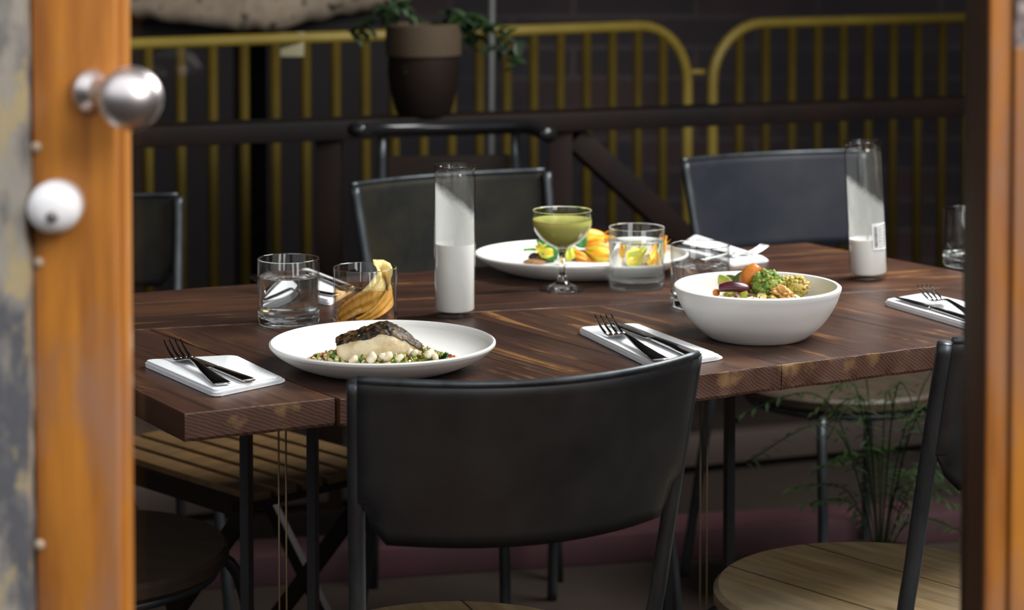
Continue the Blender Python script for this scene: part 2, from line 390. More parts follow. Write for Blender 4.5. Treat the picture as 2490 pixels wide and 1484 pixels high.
link('keyhole', bm, mat('keyhole_grey', (.25, .23, .23), rough=.4, metal=.6), lk, loc=(.0022, -.0046, .0195))
for px, py in ((88, 358), (93, 638), (96, 1325)):
    p = D(px, py, DY) - Vector((0, DY, 0)); bm = bmesh.new()
    lathe(bm, [(0, .002), (.003, .0015), (.0042, 0), (.0042, -.004)], 16)
    link('nail', bm, mat('pale_nail', (.45, .34, .24), rough=.6), door, loc=p + Vector((0, -.0015, 0)), rot=(PI / 2, 0, 0), )
bm = bmesh.new()
x0 = D(-500, 742, DY).x
gx = 40; gz = 200
for i in range(1): box(bm, x0, xl0 - .001, -.02, .12, 0, 2.75)
bmesh.ops.subdivide_edges(bm, edges=[e_ for e_ in bm.edges if abs(e_.verts[0].co.z - e_.verts[1].co.z) > 1], cuts=160)
for v in bm.verts:
    if v.co.x > xl0 - .01: v.co.x += .0035 * noise.noise(Vector((0, v.co.y, v.co.z * 30))) 
tag(link('wall_front', bm, M['peel'], loc=(0, DY, 0), smooth=False), 'grey peeling painted wall beside the door', kind='structure')
# right frame trim with flaking dark paint
bm = bmesh.new(); x1 = D(3200, 742, DY).x
box(bm, xr1 + .001, x1, -.006, .12, 0, 2.75, None, .003)
def flaking():
    m = M['door'].copy(); m.name = 'flaking_frame_paint'; t = m.node_tree; b = t.nodes['Principled BSDF']
    src = b.inputs['Base Color'].links[0].from_socket
    tcn = t.nodes.new('ShaderNodeTexCoord'); n = t.nodes.new('ShaderNodeTexNoise'); n.inputs['Scale'].default_value = 38; n.inputs['Detail'].default_value = 5
    t.links.new(tcn.outputs['Object'], n.inputs[0])
    s = t.nodes.new('ShaderNodeSeparateXYZ'); t.links.new(tcn.outputs['Object'], s.inputs[0])
    z = t.nodes.new('ShaderNodeMapRange'); z.inputs[1].default_value = 1.20; z.inputs[2].default_value = 1.235; t.links.new(s.outputs[2], z.inputs[0])
    ad = t.nodes.new('ShaderNodeMath'); ad.operation = 'ADD'; t.links.new(n.outputs[0], ad.inputs[0]); t.links.new(z.outputs[0], ad.inputs[1])
    g = t.nodes.new('ShaderNodeMapRange'); g.inputs[1].default_value = 1.0; g.inputs[2].default_value = 1.12; t.links.new(ad.outputs[0], g.inputs[0])
    r = t.nodes.new('ShaderNodeValToRGB'); r.color_ramp.elements[0].position = .45; r.color_ramp.elements[0].color = (.04, .03, .03, 1)
    r.color_ramp.elements[1].position = .62; r.color_ramp.elements[1].color = (.45, .36, .33, 1); t.links.new(n.outputs[0], r.inputs[0])
    mx = t.nodes.new('ShaderNodeMix'); mx.data_type = 'RGBA'; t.links.new(g.outputs[0], mx.inputs['Factor']); t.links.new(src, mx.inputs['A']); t.links.new(r.outputs[0], mx.inputs['B'])
    t.links.new(mx.outputs['Result'], b.inputs['Base Color']); return m
tag(auto(link('trim_1', bm, flaking(), loc=(0, DY, 0))), 'orange door frame with flaking dark paint near its top', kind='structure')

# ---- kerb behind the railing
def strip(name, pts, w, h, m, label, **kw):
    bm = bmesh.new()
    for a, b in zip(pts, pts[1:]): beam(bm, a, b, w, h, .004)
    o = auto(link(name, bm, m)); return tag(o, label, **kw)

# ================================================================ TABLE
tbl = empty('dining_table', (0, 0, 0), 0, 'long dark brown plank dining table with a chipped front edge', 'table')
A = P(446, 1007); B = P(817, 968); Cc = P(1670, 915); Dd = P(2290, 838); P0 = P(400, 815)
FL = P(330, 950)
gd = (P0 - B); gd.z = 0; gd.normalize()            # board direction (into depth)
ed = (Dd - A); ed.z = 0; ed.normalize()
# far edge line & seam line
fe0 = P(320, 713); fe1 = P(2290, 566); sm0 = P(320, 803); sm1 = P(860, 775)
def isect(p, d, a, b):           # where the line p + t d meets the line ab (in plan)
    e_ = b - a; den = d.x * e_.y - d.y * e_.x
    t_ = ((a.x - p.x) * e_.y - (a.y - p.y) * e_.x) / den
    return p + d * t_
THK = 0.033
bm = bmesh.new(); uvl = bm.loops.layers.uv.new('grain')
def board(quad, dirv, off, seg=40, rough_edge=None, jag=.0):
    """quad: near-left, near-right, far-right, far-left; grain along dirv"""
    nl, nr, fr, fl = quad
    n = seg; top = []; bot = []; 
    per = []
    for k in range(n): per.append((nl.lerp(nr, k / n), 1))
    per.append((nr, 1)); m_ = 12
    for k in range(1, m_): per.append((nr.lerp(fr, k / m_), 0))
    per.append((fr, 0)); per.append((fl, 0))
    for k in range(1, m_): per.append((fl.lerp(nl, k / m_), 0))
    cen = (nl + nr + fr + fl) / 4
    rings = []
    for zi, (dz, ins) in enumerate(((-THK, .003), (-THK + .004, 0), (-.02, 0.0), (-.004, 0), (-.0010, .0003), (0, .0011))):
        ring = []
        for p, edge in per:
            q_ = p + (cen - p).normalized() * ins
            if edge and jag:
                nn = noise.noise(Vector((p.x * 22 + off, p.y * 22, dz * 30))) + .6 * noise.noise(Vector((p.x * 70 + off, p.y * 70, dz * 60)))
                q_ = q_ - ed.cross(Vector((0, 0, 1))) * (-jag * nn)
            ring.append(bm.verts.new((q_.x, q_.y, TZ + dz)))
        rings.append(ring)
    perp = Vector((-dirv.y, dirv.x, 0))
    def setuv(f):
        for l in f.loops:
            c = l.vert.co; l[uvl].uv = (c.dot(perp) + off * 1.37, c.dot(dirv) + off * 2.11)
    N = len(per)
    for a_, b_ in zip(rings, rings[1:]):
        for k in range(N):
            f = bm.faces.new((a_[k], a_[(k + 1) % N], b_[(k + 1) % N], b_[k])); setuv(f)
            if per[k][1] and per[(k + 1) % N][1] and rings.index(b_) < 6: f.material_index = 1
    f = bm.faces.new(rings[-1]); setuv(f); f = bm.faces.new(rings[0][::-1]); setuv(f)
# cross boards
bnd = [A, B]
stepv = ed * .175
k = 0; cur = B.copy()
fronts = [(A, B)]
edge_line = [(B, Cc), (Cc, P(2700, 790))]
pts_front = [B + ed * 0]
Bx = B + Vector((.004, -.006, 0))
tot = (Cc - Bx).length; nb = 3
for i in range(nb):
    a_ = Bx.lerp(Cc, i / nb); b_ = Bx.lerp(Cc, (i + 1) / nb); fronts.append((a_, b_))
R1 = P(2900, 765)
nb = 6
for i in range(nb):
    fronts.append((Cc.lerp(R1, i / nb), Cc.lerp(R1, (i + 1) / nb)))
gap = ed * .0009
for i, (a_, b_) in enumerate(fronts):
    fl = isect(a_, gd, sm0, sm1); fr = isect(b_, gd, sm0, sm1)
    if i == 0: fl = isect(FL, (FL - A).normalized(), sm0, sm1)
    g0 = gap * (1.6 if i in (0, 1) else .12)
    board([a_ + g0, b_ - g0, fr - g0, fl + g0], gd, i * 3.7, jag=.0012 if i < 4 else .004)
# lengthwise boards behind
sd = (sm1 - sm0).normalized()
far_l = [isect(fe0, (fe1 - fe0).normalized(), FL, FL + (FL - A).normalized() * 2)]
def lerp_rows(t):
    lft0 = isect(sm0, sd, FL, A); lft1 = isect(fe0, (fe1 - fe0), FL, A)
    rgt0 = isect(sm0, sd, R1, R1 + gd); rgt1 = isect(fe0, (fe1 - fe0), R1, R1 + gd)
    return lft0.lerp(lft1, t), rgt0.lerp(rgt1, t)
ts = [0, .36, .70, 1.0]
for i in range(3):
    l0, r0 = lerp_rows(ts[i] + (.010 if i == 0 else .0012)); l1, r1 = lerp_rows(ts[i + 1] - .0012)
    for j in range(3):
        board([l0.lerp(r0, j / 3 + .0006), l0.lerp(r0, (j + 1) / 3 - .0006), l1.lerp(r1, (j + 1) / 3 - .0006), l1.lerp(r1, j / 3 + .0006)], sd, 40 + i * 5.3 + j * 2.2)
tt = auto(link('tabletop', bm, [M['table'], M['endgrain']], tbl), 30)
# sub frame and legs
bm = bmesh.new()
q0, q1 = lerp_rows(.3)
c0 = A.lerp(q0, .25) + ed * .1; c1 = R1.lerp(q1, .25) - ed * .12
beam(bm, c0 - Vector((0, 0, THK + .022)) + gd * .05, c1 - Vector((0, 0, THK + .022)) + gd * .05, .04, .04, .002)
beam(bm, c0 - Vector((0, 0, THK + .022)) + gd * .5, c1 - Vector((0, 0, THK + .022)) + gd * .5, .04, .04, .002)
auto(link('apron', bm, M['railwood'], tbl))
bs = mat('blackened_steel', (.020, .020, .023), rough=.55, metal=.2)
for (px, dpt) in ((678, 3.05), (1700, 3.30)):
    p = D(px, 742, dpt); bm = bmesh.new()
    for x in (-.046, .046): box(bm, x - .006, x + .006, -.03, .03, 0, TZ - THK - .001, None, .001)
    box(bm, -.05, .05, -.25, .25, 0, .008); box(bm, -.05, .05, -.2, .2, TZ - THK - .009, TZ - THK - .001)
    lg = auto(link('leg', bm, bs, tbl, loc=(p.x, p.y, 0), rot=(0, 0, 0.0)))
    bm = bmesh.new()
    for x in (.001, .011): tube(bm, [(x, -.02, .008), (x, -.02, TZ - THK - .009)], .0013, 6)
    link('tension_rod', bm, mat('tarnished_rod', (.35, .24, .13), rough=.4, metal=.6), lg)

# ================================================================ CHAIRS
def make_chair():
    r = empty('metal_chair', (0, 0, 0))
    SH = .425
    bm = bmesh.new(); Rr = .20
    lathe(bm, [(0, SH - .026), (Rr - .006, SH - .026), (Rr, SH - .020), (Rr, SH - .006), (Rr - .006, SH), (0, SH)], 72)
    # plank joints as shallow grooves
    for xg in (-.072, .072): box(bm, xg - .0012, xg + .0012, -.185, .185, SH - .0002, SH + .0003)
    bm.faces.ensure_lookup_table()
    for f in bm.faces[-12:]: f.material_index = 1
    auto(link('seat', bm, [M['seatwood'], M['darkseat']], r))
    bm = bmesh.new(); tube(bm, [((Rr - .02) * math.cos(a), (Rr - .02) * math.sin(a), SH - .034) for a in [2 * PI * k / 48 for k in range(49)]], .008, 8)
    link('seat_ring', bm, M['tube'], r)
    H = .82
    def post(s):
        return [(s * .20, -.255, H), (s * .192, -.23, .70), (s * .182, -.200, .55), (s * .176, -.182, .43), (s * .19, -.215, .2), (s * .205, -.245, 0.0)]
    for s in (-1, 1):
        bm = bmesh.new(); tube(bm, post(s), .0095, 12, 6); link('back_post', bm, M['tube'], r)
    for s in (-1, 1):
        bm = bmesh.new(); tube(bm, [(s * .12, .12, SH - .03), (s * .15, .16, .36), (s * .165, .19, .2), (s * .175, .205, 0)], .009, 10, 5); link('leg', bm, M['tube'], r)
    bm = bmesh.new(); n = 28; mrow = 12; grid = []
    for j in range(mrow + 1):
        v = j / mrow; z = H + .004 - v * .185; row = []
        yl = -.255 + (H - z) * .21; wx = .20 - (H - z) * .066
        for i in range(n + 1):
            u = -1 + 2 * i / n
            sag = .0
            y = yl - .062 * (1 - u * u)
            zz = z - .004 * (1 - u * u)
            if j > mrow - 3 and abs(u) > .9: zz += (abs(u) - .9) * .2 * (j - mrow + 3)
            row.append(bm.verts.new((u * wx, y - .009, zz)))
        grid.append(row)
    for j in range(mrow):
        for i in range(n): bm.faces.new((grid[j][i], grid[j][i + 1], grid[j + 1][i + 1], grid[j + 1][i]))
    back = link('backrest', bm, M['gunmetal'], r)
    md = back.modifiers.new('thick', 'SOLIDIFY'); md.thickness = .004; md.offset = 0
    bm = bmesh.new()
    tube(bm, [(g.x, g.y, g.z) for g in []] or [(-1 * .2 + .4 * i / n, -.264 - .062 * (1 - (-1 + 2 * i / n) ** 2), H + .004 - .004 * (1 - (-1 + 2 * i / n) ** 2)) for i in range(n + 1)], .0045, 8)
    link('top_edge', bm, M['tube'], r)
    return r
ch = make_chair()
def put(o, x, y, rz, label, group='round seated metal chairs at the table'):
    o.location = (x, y, 0); o.rotation_euler = (0, 0, rz); tag(o, label, 'chair', group)
cl = P(835, 930, .82); cr = P(1680, 865, .82); dv = cr - cl
rz0 = math.atan2(dv.y, dv.x); cm = (cl + cr) / 2; fw = Vector((-math.sin(rz0), math.cos(rz0), 0))
ch.scale = (dv.length / .42,) * 2 + (1,)
cpos = cm + fw * .255 + Vector((.008, 0, 0))
put(ch, cpos.x, cpos.y, rz0, 'dark metal chair seen from behind in front of the fish plate')
ch.scale = (.99, 1, 1)
c2 = copy_tree(ch); c2.scale = (1.08, 1.08, 1); put(c2, .483, 2.90, .72, 'dark metal chair with a pale round wooden seat near the right door frame')
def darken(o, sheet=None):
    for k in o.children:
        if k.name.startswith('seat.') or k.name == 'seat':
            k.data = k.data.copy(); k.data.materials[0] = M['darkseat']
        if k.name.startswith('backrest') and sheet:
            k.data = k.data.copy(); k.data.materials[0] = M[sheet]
def far_chair(pxl, pyl, pxr, pyr, label, sz=1.0, sheet='dullsheet'):
    l = P(pxl, pyl, .82 * sz); r_ = P(pxr, pyr, .82 * sz); d = r_ - l; a = math.atan2(d.y, d.x); mid = (l + r_) / 2
    o = copy_tree(ch); o.scale = (1.04, 1, sz); darken(o, sheet)
    p = mid - Vector((-math.sin(a), math.cos(a), 0)) * .265
    put(o, p.x, p.y, a + PI, label); return o
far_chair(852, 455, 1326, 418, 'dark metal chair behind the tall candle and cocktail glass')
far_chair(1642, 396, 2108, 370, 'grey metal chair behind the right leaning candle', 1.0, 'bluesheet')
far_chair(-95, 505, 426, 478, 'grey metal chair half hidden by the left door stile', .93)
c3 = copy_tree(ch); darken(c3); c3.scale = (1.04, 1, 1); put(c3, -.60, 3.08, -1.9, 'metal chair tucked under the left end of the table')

# ================================================================ TABLEWARE
def lathe_obj(name, prof, m, parent=None, loc=None, n=72, fn=None, closed=False, zthin=None):
    bm = bmesh.new(); lathe(bm, prof, n, closed, fn, (lambda i, k: 1 if zthin < (prof[i][1] + prof[i + 1][1]) / 2 < max(q[1] for q in prof) - .0022 else 0) if zthin else None)
    return auto(link(name, bm, m, parent, loc=loc), 50)
def arc(cx, cz, r, a0, a1, n): return [(cx + r * math.cos(math.radians(a0 + (a1 - a0) * k / n)), cz + r * math.sin(math.radians(a0 + (a1 - a0) * k / n))) for k in range(n + 1)]
def rounded(pts, n=5):
    v = smooth_path([(p[0], 0, p[1]) for p in pts], n); return [(max(a.x, 0), a.z) for a in v]
def plate(px, py, R, label, t=.032):
    p = P(px, py, TZ + t)
    k = R / .142
    o_ = rounded([(.0, .004), (.03, .004), (.06 * k, .0035), (.078 * k, .002), (.086 * k, .0), (.096 * k, .0015), (.118 * k, .010), (.134 * k, .020), (R, t - .004)], 5)
    i_ = [(R, t - .0015), (R - .0025, t), (R - .0055, t - .002)] + rounded([(R - .007, t - .006), (.124 * k, .017), (.108 * k, .0105), (.09 * k, .0075), (.05 * k, .007), (0, .007)], 5)
    ob = lathe_obj('dinner_plate', o_ + i_, M['ceramic'], loc=(p.x, p.y, TZ + .0003), n=96)
    return tag(ob, label, 'plate')
pl1 = plate(930.5, 829, .1415, 'white coupe plate holding the fish fillet')
pl2 = plate(1414, 613, .168, 'white coupe plate of squash blossoms behind the coupe glass'); pl2.scale = (1, .83, 1)
def bowl():
    t = .071; R = .111; p = P(1842, 692, TZ + t)
    o_ = rounded([(0, .003), (.03, .003), (.05, .002), (.058, 0), (.068, .004), (.088, .022), (.1025, .044), (.1095, .062)], 5)
    i_ = [(.1110, t - .005), (.1110, t - .002), (.1085, t), (.1055, t - .0006), (.1042, t - .003)] + rounded([(.1035, .064), (.099, .046), (.085, .026), (.06, .012), (.03, .0085), (0, .008)], 5)
    return tag(lathe_obj('serving_bowl', o_ + i_, M['ceramic'], loc=(p.x, p.y, TZ + .0003), n=96), 'deep white bowl of roasted vegetables', 'bowl')
bw = bowl()

def tumbler(px, py, label, level=.068, H=.091, R=.0425, liquid='water', lname='water'):
    p = P(px, py)
    r = empty('tumbler', (p.x, p.y, TZ), 0, label, 'glass', 'straight sided drinking glasses')
    w = .0016
    o_ = [(0, .0008), (R - .009, .0008), (R - .006, .0003), (R - .002, .0012), (R - .0005, .004), (R, .02), (R, H - .001), (R - w / 2, H), (R - w, H - .001), (R - w, .019), (R - w - .001, .0145), (R - w - .004, .0125), (R - .012, .012), (0, .0122)]
    lathe_obj('glass_wall', o_, [M['glass'], M['thin']], r, zthin=.0155)
    if liquid:
        q_ = R - w - .0002
        l_ = [(0, .0118), (q_ - .006, .0117), (q_ - .003, .0125), (q_ - .0007, .0145), (q_, .019), (q_, level + .001), (q_ - .0012, level), (0, level)]
        lathe_obj(lname, l_, M[liquid], r)
    return r
t1 = tumbler(702, 787, 'tumbler of water at the left beside the amber drink', .066)
t2 = tumbler(888, 806, 'tumbler of amber cocktail with a dried husk garnish', .060, liquid='amber', lname='cocktail', H=.088, R=.0432)
t3 = tumbler(1548, 699, 'tumbler of water in front of the squash blossom plate', .070, H=.092)
t4 = tumbler(1702, 745, 'tumbler of water directly behind the white bowl', .060, H=.090)
t5 = tumbler(2358, 646, 'nearly empty tumbler cut off by the right door frame', .018)
# garnish, a folded pale husk
def husk():
    bm = bmesh.new(); n = 28; w = 8; rows = []
    pts = smooth_path([(-.037, -.012, .020), (-.014, -.022, .038), (.010, -.018, .050), (.024, -.004, .066), (.018, .010, .079), (.028, .012, .067), (.0335, 0.004, .048), (.016, -.020, .030), (-.010, -.026, .018)], 6)
    for i, p in enumerate(pts):
        d = (pts[min(i + 1, len(pts) - 1)] - pts[max(i - 1, 0)]).normalized(); s = Vector((.35, .25, -1)).cross(d).normalized().cross(d).normalized()
        hw = .015 * math.sin(PI * min(1, (i + 3) / len(pts))) + .004
        row = []
        for j in range(w + 1):
            u = -1 + 2 * j / w; v = p + s * hw * u + d.cross(s) * (.0025 * math.cos(u * 7 + i * .1))
            rr = math.hypot(v.x, v.y)
            if rr > .0385: v.x *= .0385 / rr; v.y *= .0385 / rr
            row.append(bm.verts.new(v))
        rows.append(row)
    for a_, b_ in zip(rows, rows[1:]):
        for j in range(w): bm.faces.new((a_[j], a_[j + 1], b_[j + 1], b_[j]))
    m = mat('dried_husk', (.90, .74, .32), (.62, .44, .12), (260, 40, 40), .5, 0, .3, 1, .35, .65, rot=.5)
    o = link('husk_garnish', bm, m, t2); md = o.modifiers.new('t', 'SOLIDIFY'); md.thickness = .0007
husk()
# coupe
def coupe():
    p = P(1367, 705); r = empty('coupe_glass', (p.x, p.y, TZ), 0, 'stemmed coupe glass of pale green cocktail', 'glass')
    H = .1205; R = .0445
    out = [(0, .0008), (.031, .0008), (.0335, .001), (.0338, .0020), (.030, .0036), (.020, .0065), (.011, .0115), (.0065, .019), (.0045, .030), (.0042, .042), (.0050, .052), (.0080, .0600), (.019, .0672), (.0315, .0760), (.0405, .0875), (.0446, .098), (.0452, .104), (.0442, H - .002)]
    inn = [(.0440, H), (.0432, H - .001), (.0442, .104), (.0434, .0985), (.0394, .0890), (.0304, .0778), (.018, .0690), (.006, .0635), (0, .0618)]
    pr = rounded(out, 4) + inn[:3] + rounded(inn[3:], 4)
    lathe_obj('glass_wall', pr, [M['glass'], M['thin']], r, n=80, zthin=.062)
    m = mat('pale_green_cocktail', (.66, .64, .20), (.56, .58, .14), (60, 60, 60), .15, sss=.3); b = m.node_tree.nodes['Principled BSDF']; b.inputs['Transmission Weight'].default_value = .25; b.inputs['IOR'].default_value = 1.34; b.inputs['Roughness'].default_value = .12
    liq = rounded([(0, .0615), (.006, .0632), (.0182, .0687), (.0306, .0775), (.0397, .0888), (.0439, .0983), (.0444, .104)], 4) + [(.0443, .1065), (.043, .1062), (0, .1062)]
    lathe_obj('cocktail', liq, m, r, n=80)
coupe()
# candles
def film_mat(name, z0, tilt, dens=.75, dirx=1):
    m = bpy.data.materials.new(name); m.use_nodes = True; t = m.node_tree; t.nodes.clear()
    o = t.nodes.new('ShaderNodeOutputMaterial'); tr = t.nodes.new('ShaderNodeBsdfTransparent'); df = t.nodes.new('ShaderNodeBsdfDiffuse'); df.inputs[0].default_value = (.82, .82, .80, 1)
    tl = t.nodes.new('ShaderNodeBsdfTranslucent'); tl.inputs[0].default_value = (.85, .85, .83, 1); m2 = t.nodes.new('ShaderNodeMixShader'); m2.inputs[0].default_value = .5
    t.links.new(df.outputs[0], m2.inputs[1]); t.links.new(tl.outputs[0], m2.inputs[2])
    tcn = t.nodes.new('ShaderNodeTexCoord'); s = t.nodes.new('ShaderNodeSeparateXYZ'); t.links.new(tcn.outputs['Object'], s.inputs[0])
    a = t.nodes.new('ShaderNodeMath'); a.operation = 'MULTIPLY_ADD'; a.inputs[1].default_value = tilt; t.links.new(s.outputs[0], a.inputs[0]); t.links.new(s.outputs[2], a.inputs[2])
    n = t.nodes.new('ShaderNodeTexNoise'); n.inputs['Scale'].default_value = 90; n.inputs['Detail'].default_value = 4; t.links.new(tcn.outputs['Object'], n.inputs[0])
    a2 = t.nodes.new('ShaderNodeMath'); a2.operation = 'MULTIPLY_ADD'; a2.inputs[1].default_value = .012; t.links.new(n.outputs[0], a2.inputs[0]); t.links.new(a.outputs[0], a2.inputs[2])
    r = t.nodes.new('ShaderNodeMapRange'); r.inputs[1].default_value = z0; r.inputs[2].default_value = z0 + .014; r.inputs[3].default_value = dens; r.inputs[4].default_value = .03; t.links.new(a2.outputs[0], r.inputs[0])
    mx = t.nodes.new('ShaderNodeMixShader'); t.links.new(r.outputs[0], mx.inputs[0]); t.links.new(tr.outputs[0], mx.inputs[1]); t.links.new(m2.outputs[0], mx.inputs[2]); t.links.new(mx.outputs[0], o.inputs[0])
    return m
def candle(px, py, label, wax, film, tilt, dens, lean=0.0):
    p = P(px, py); r = empty('glass_candle', (p.x, p.y, TZ + (.0018 if lean else 0)), 0, label, 'candle', 'tall glass candles on the table')
    if lean: r.rotation_euler = (0, lean, 0)
    R = .0292; H = .213; w = .0015
    pr = [(0, .0006), (R - .003, .0006), (R - .0005, .002), (R, .006), (R, .198), (R - .0018, .2025), (R - .0022, .205), (R + .0006, .2085), (R + .0012, .2105), (R + .0003, H), (R - .002, H - .0006), (R - .0035, .205), (R - w - .0015, .202), (R - w, .197), (R - w, .010), (R - .004, .0075), (0, .007)]
    lathe_obj('glass_wall', pr, M['thin'], r, n=64)
    q_ = R - w - .0004
    lathe_obj('wax', [(0, .0078), (q_ - .002, .0078), (q_, .0105), (q_, wax + .002), (q_ - .002, wax + .0005), (q_ - .006, wax - .001), (0, wax - .001)], M['wax'], r, n=64)
    lathe_obj('wax_film', [(q_, wax + .002), (q_, .17), (q_, .195)], film_mat('wax_film', film, tilt, dens), r, n=64)
    bm = bmesh.new(); tube(bm, [(0, 0, wax - .004), (.0006, 0, wax + .004), (.0015, 0, wax + .008)], .0008, 6); link('wick', bm, M['darkmetal'], r)
    return r
candle(1106, 767, 'tall white glass candle standing upright between the plates', .100, .160, .78, .80)
cd = candle(2113, 679, 'leaning tall glass candle with a white label near the right frame', .060, .133, .85, .48, -.052)
# label on the right candle
bm = bmesh.new(); n = 10; uvs = []
prev = None
def cyl(a, z, R=.0297): return (R * math.sin(a), -R * math.cos(a), z)
def patch_on(bm, a0, a1, z0, z1, R, n=8, mi=0):
    vs = [[bm.verts.new(cyl(a0 + (a1 - a0) * i / n, z, R)) for i in range(n + 1)] for z in (z0, z1)]
    for i in range(n):
        f = bm.faces.new((vs[0][i], vs[0][i + 1], vs[1][i + 1], vs[1][i])); f.material_index = mi
patch_on(bm, .12, 1.02, .047, .088, .02955)
lr = random.Random(3)
z = .051
while z < .084:
    h_ = lr.choice([.0005, .0008, .0012])
    patch_on(bm, .22, .42, z, z + h_, .0297, 3, 1); z += h_ + lr.choice([.0006, .0009])
for a0 in (.50, .64, .80, .90):
    z = .050
    while z < .084:
        h_ = lr.uniform(.0012, .004); patch_on(bm, a0, a0 + .055, z, min(z + h_, .086), .0297, 2, 1); z += h_ + .0011
link('label', bm, [mat('white_label', (.82, .82, .80), rough=.6), mat('label_ink', (.03, .03, .03), rough=.6)], cd)['label'] = 'white printed sticker'

# ---- napkins and cutlery
def napkin(corners, label, z=TZ, layers=3, th=.0032):
    pts = [P(*c, TZ + .006) for c in corners]; cen = sum(pts, Vector()) / len(pts)
    r = empty('cloth_napkin', (cen.x, cen.y, TZ), 0, label, 'napkin', 'white folded napkins')
    loc = [p - Vector((cen.x, cen.y, 0)) for p in pts]
    bm = bmesh.new(); n = len(loc)
    def rc(ps, rad):                # rounded corners
        out = []
        for i, p in enumerate(ps):
            a = ps[i - 1]; b = ps[(i + 1) % len(ps)]
            u = (a - p).normalized() * rad; v = (b - p).normalized() * rad
            for k in range(5):
                t_ = k / 4; out.append((p + u) * (1 - t_) ** 2 + p * 2 * t_ * (1 - t_) + (p + v) * t_ ** 2)
        return out
    zz = .0006
    for L_ in range(layers):
        ps = [p * (1 + .012 * (L_ % 2) - .01 * L_) for p in loc]
        ps[2] = ps[2] + (ps[2] - ps[1]) * (.05 * (layers - 1 - L_)); ps = [Vector((p.x, p.y, 0)) for p in ps]
        out = rc(ps, .010)
        poly_prism(bm, out, zz, zz + th * .86, th * .38); zz += th * .88
    o = link('folded_cloth', bm, M['cloth'], r)
    return r, TZ + zz
def make_fork():
    r = empty('fork', (0, 0, 0)); bm = bmesh.new(); y = 0
    # handle end at y=0, tips at y=.2
    st = [(0, 0, .0025, .0085, .0012), (0, .004, .0026, .0105, .0016), (0, .03, .003, .0088, .0017), (0, .07, .0048, .0058, .0018), (0, .10, .0075, .0036, .0019), (0, .118, .0085, .003, .0019),
          (0, .128, .0078, .0042, .0014), (0, .135, .0055, .0085, .001), (0, .142, .0035, .0118, .0009), (0, .152, .0025, .0128, .0009), (0, .157, .0026, .0127, .0008)]
    ribbon(bm, [tuple(v) for v in st], 12); link('handle', bm, M['cutlery'], r)
    for k in range(4):
        x = -.0103 + k * .00687; bm = bmesh.new()
        ribbon(bm, [(x, .1555, .0026, .0024, .0008), (x, .165, .0035, .0019, .0008), (x * 1.0, .18, .0072, .0016, .0008), (x * 1.0, .195, .0135, .0012, .0007), (x, .2025, .0175, .0005, .0004)], 8)
        link('tine', bm, M['cutlery'], r)
    return r
def make_knife():
    r = empty('table_knife', (0, 0, 0)); bm = bmesh.new()
    ribbon(bm, [(0, 0, .0035, .0085, .0020), (0, .004, .0035, .0098, .0026), (0, .05, .0036, .0078, .0027), (0, .10, .0036, .0062, .0025), (0, .108, .0036, .0055, .0020)], 12); link('handle', bm, M['cutlery'], r)
    bm = bmesh.new()
    ribbon(bm, [(0, .107, .0036, .0055, .0012), (0, .113, .0036, .0085, .0009), (-.0002, .15, .0036, .0098, .0007), (-.0005, .19, .0036, .0088, .0006), (-.002, .207, .0036, .006, .0005), (-.005, .215, .0036, .002, .0004)], 10); link('blade', bm, M['cutlery'], r)
    return r
fork0 = make_fork(); knife0 = make_knife(); used = {'f': 0, 'k': 0}
def lay(kind, tip, end, z, label, tilt=0.0, roll=0.0, grp=None):
    src = fork0 if kind == 'f' else knife0
    o = src if not used[kind] else copy_tree(src); used[kind] = 1
    a = P(*end, z); b = P(*tip, z + (.018 if kind == 'f' else .004)); d = b - a; L_ = (Vector((d.x, d.y, 0))).length / (.2025 if kind == 'f' else .215)
    o.location = (a.x, a.y, z + .0003); o.rotation_euler = (tilt, roll, math.atan2(d.y, d.x) - PI / 2)
    k = max(.86, min(1.12, L_)); o.scale = (k, k, k)
    tag(o, label, 'fork' if kind == 'f' else 'knife', 'forks on napkins' if kind == 'f' else 'knives on napkins')
    print('LEN', label, round(L_, 3)); return o
n1, z1 = napkin([(347, 880), (522, 956), (684, 922), (572, 868)], 'white folded napkin at the left front corner of the table')
lay('f', (418, 826), (543, 940), z1, 'steel fork with tines over the left front napkin edge')
lay('k', (452, 866), (608, 932), z1, 'steel knife beside the fork on the left front napkin')
n2, z2 = napkin([(1405, 800), (1590, 890), (1748, 866), (1545, 790)], 'white folded napkin between the fish plate and the bowl')
lay('f', (1462, 766), (1608, 882), z2, 'steel fork resting on the napkin beside the bowl')
lay('k', (1492, 784), (1690, 872), z2, 'steel knife resting on the napkin beside the bowl')
n3, z3 = napkin([(2148, 733), (2370, 798), (2440, 760), (2250, 716)], 'white folded napkin cut off by the right door frame')
lay('f', (2246, 690), (2392, 782), z3 + .004, 'dark looking fork on the napkin by the right door frame')
lay('k', (2182, 722), (2360, 782), z3, 'dark looking knife under the fork by the right door frame')
n4, z4 = napkin([(640, 690), (800, 736), (860, 700), (745, 655)], 'white napkin behind the two left tumblers')
lay('f', (655, 668), (820, 722), z4, 'fork lying behind the two left tumblers')
lay('k', (735, 655), (850, 706), z4, 'knife lying behind the two left tumblers')
n5, z5 = napkin([(1640, 606), (1775, 642), (1864, 630), (1690, 574)], 'white napkin at the far edge behind the white bowl')
lay('f', (1834, 592), (1668, 640), z5, 'fork with raised tines at the far edge of the table')
lay('k', (1650, 592), (1790, 628), z5, 'knife on the far napkin behind the water tumblers')

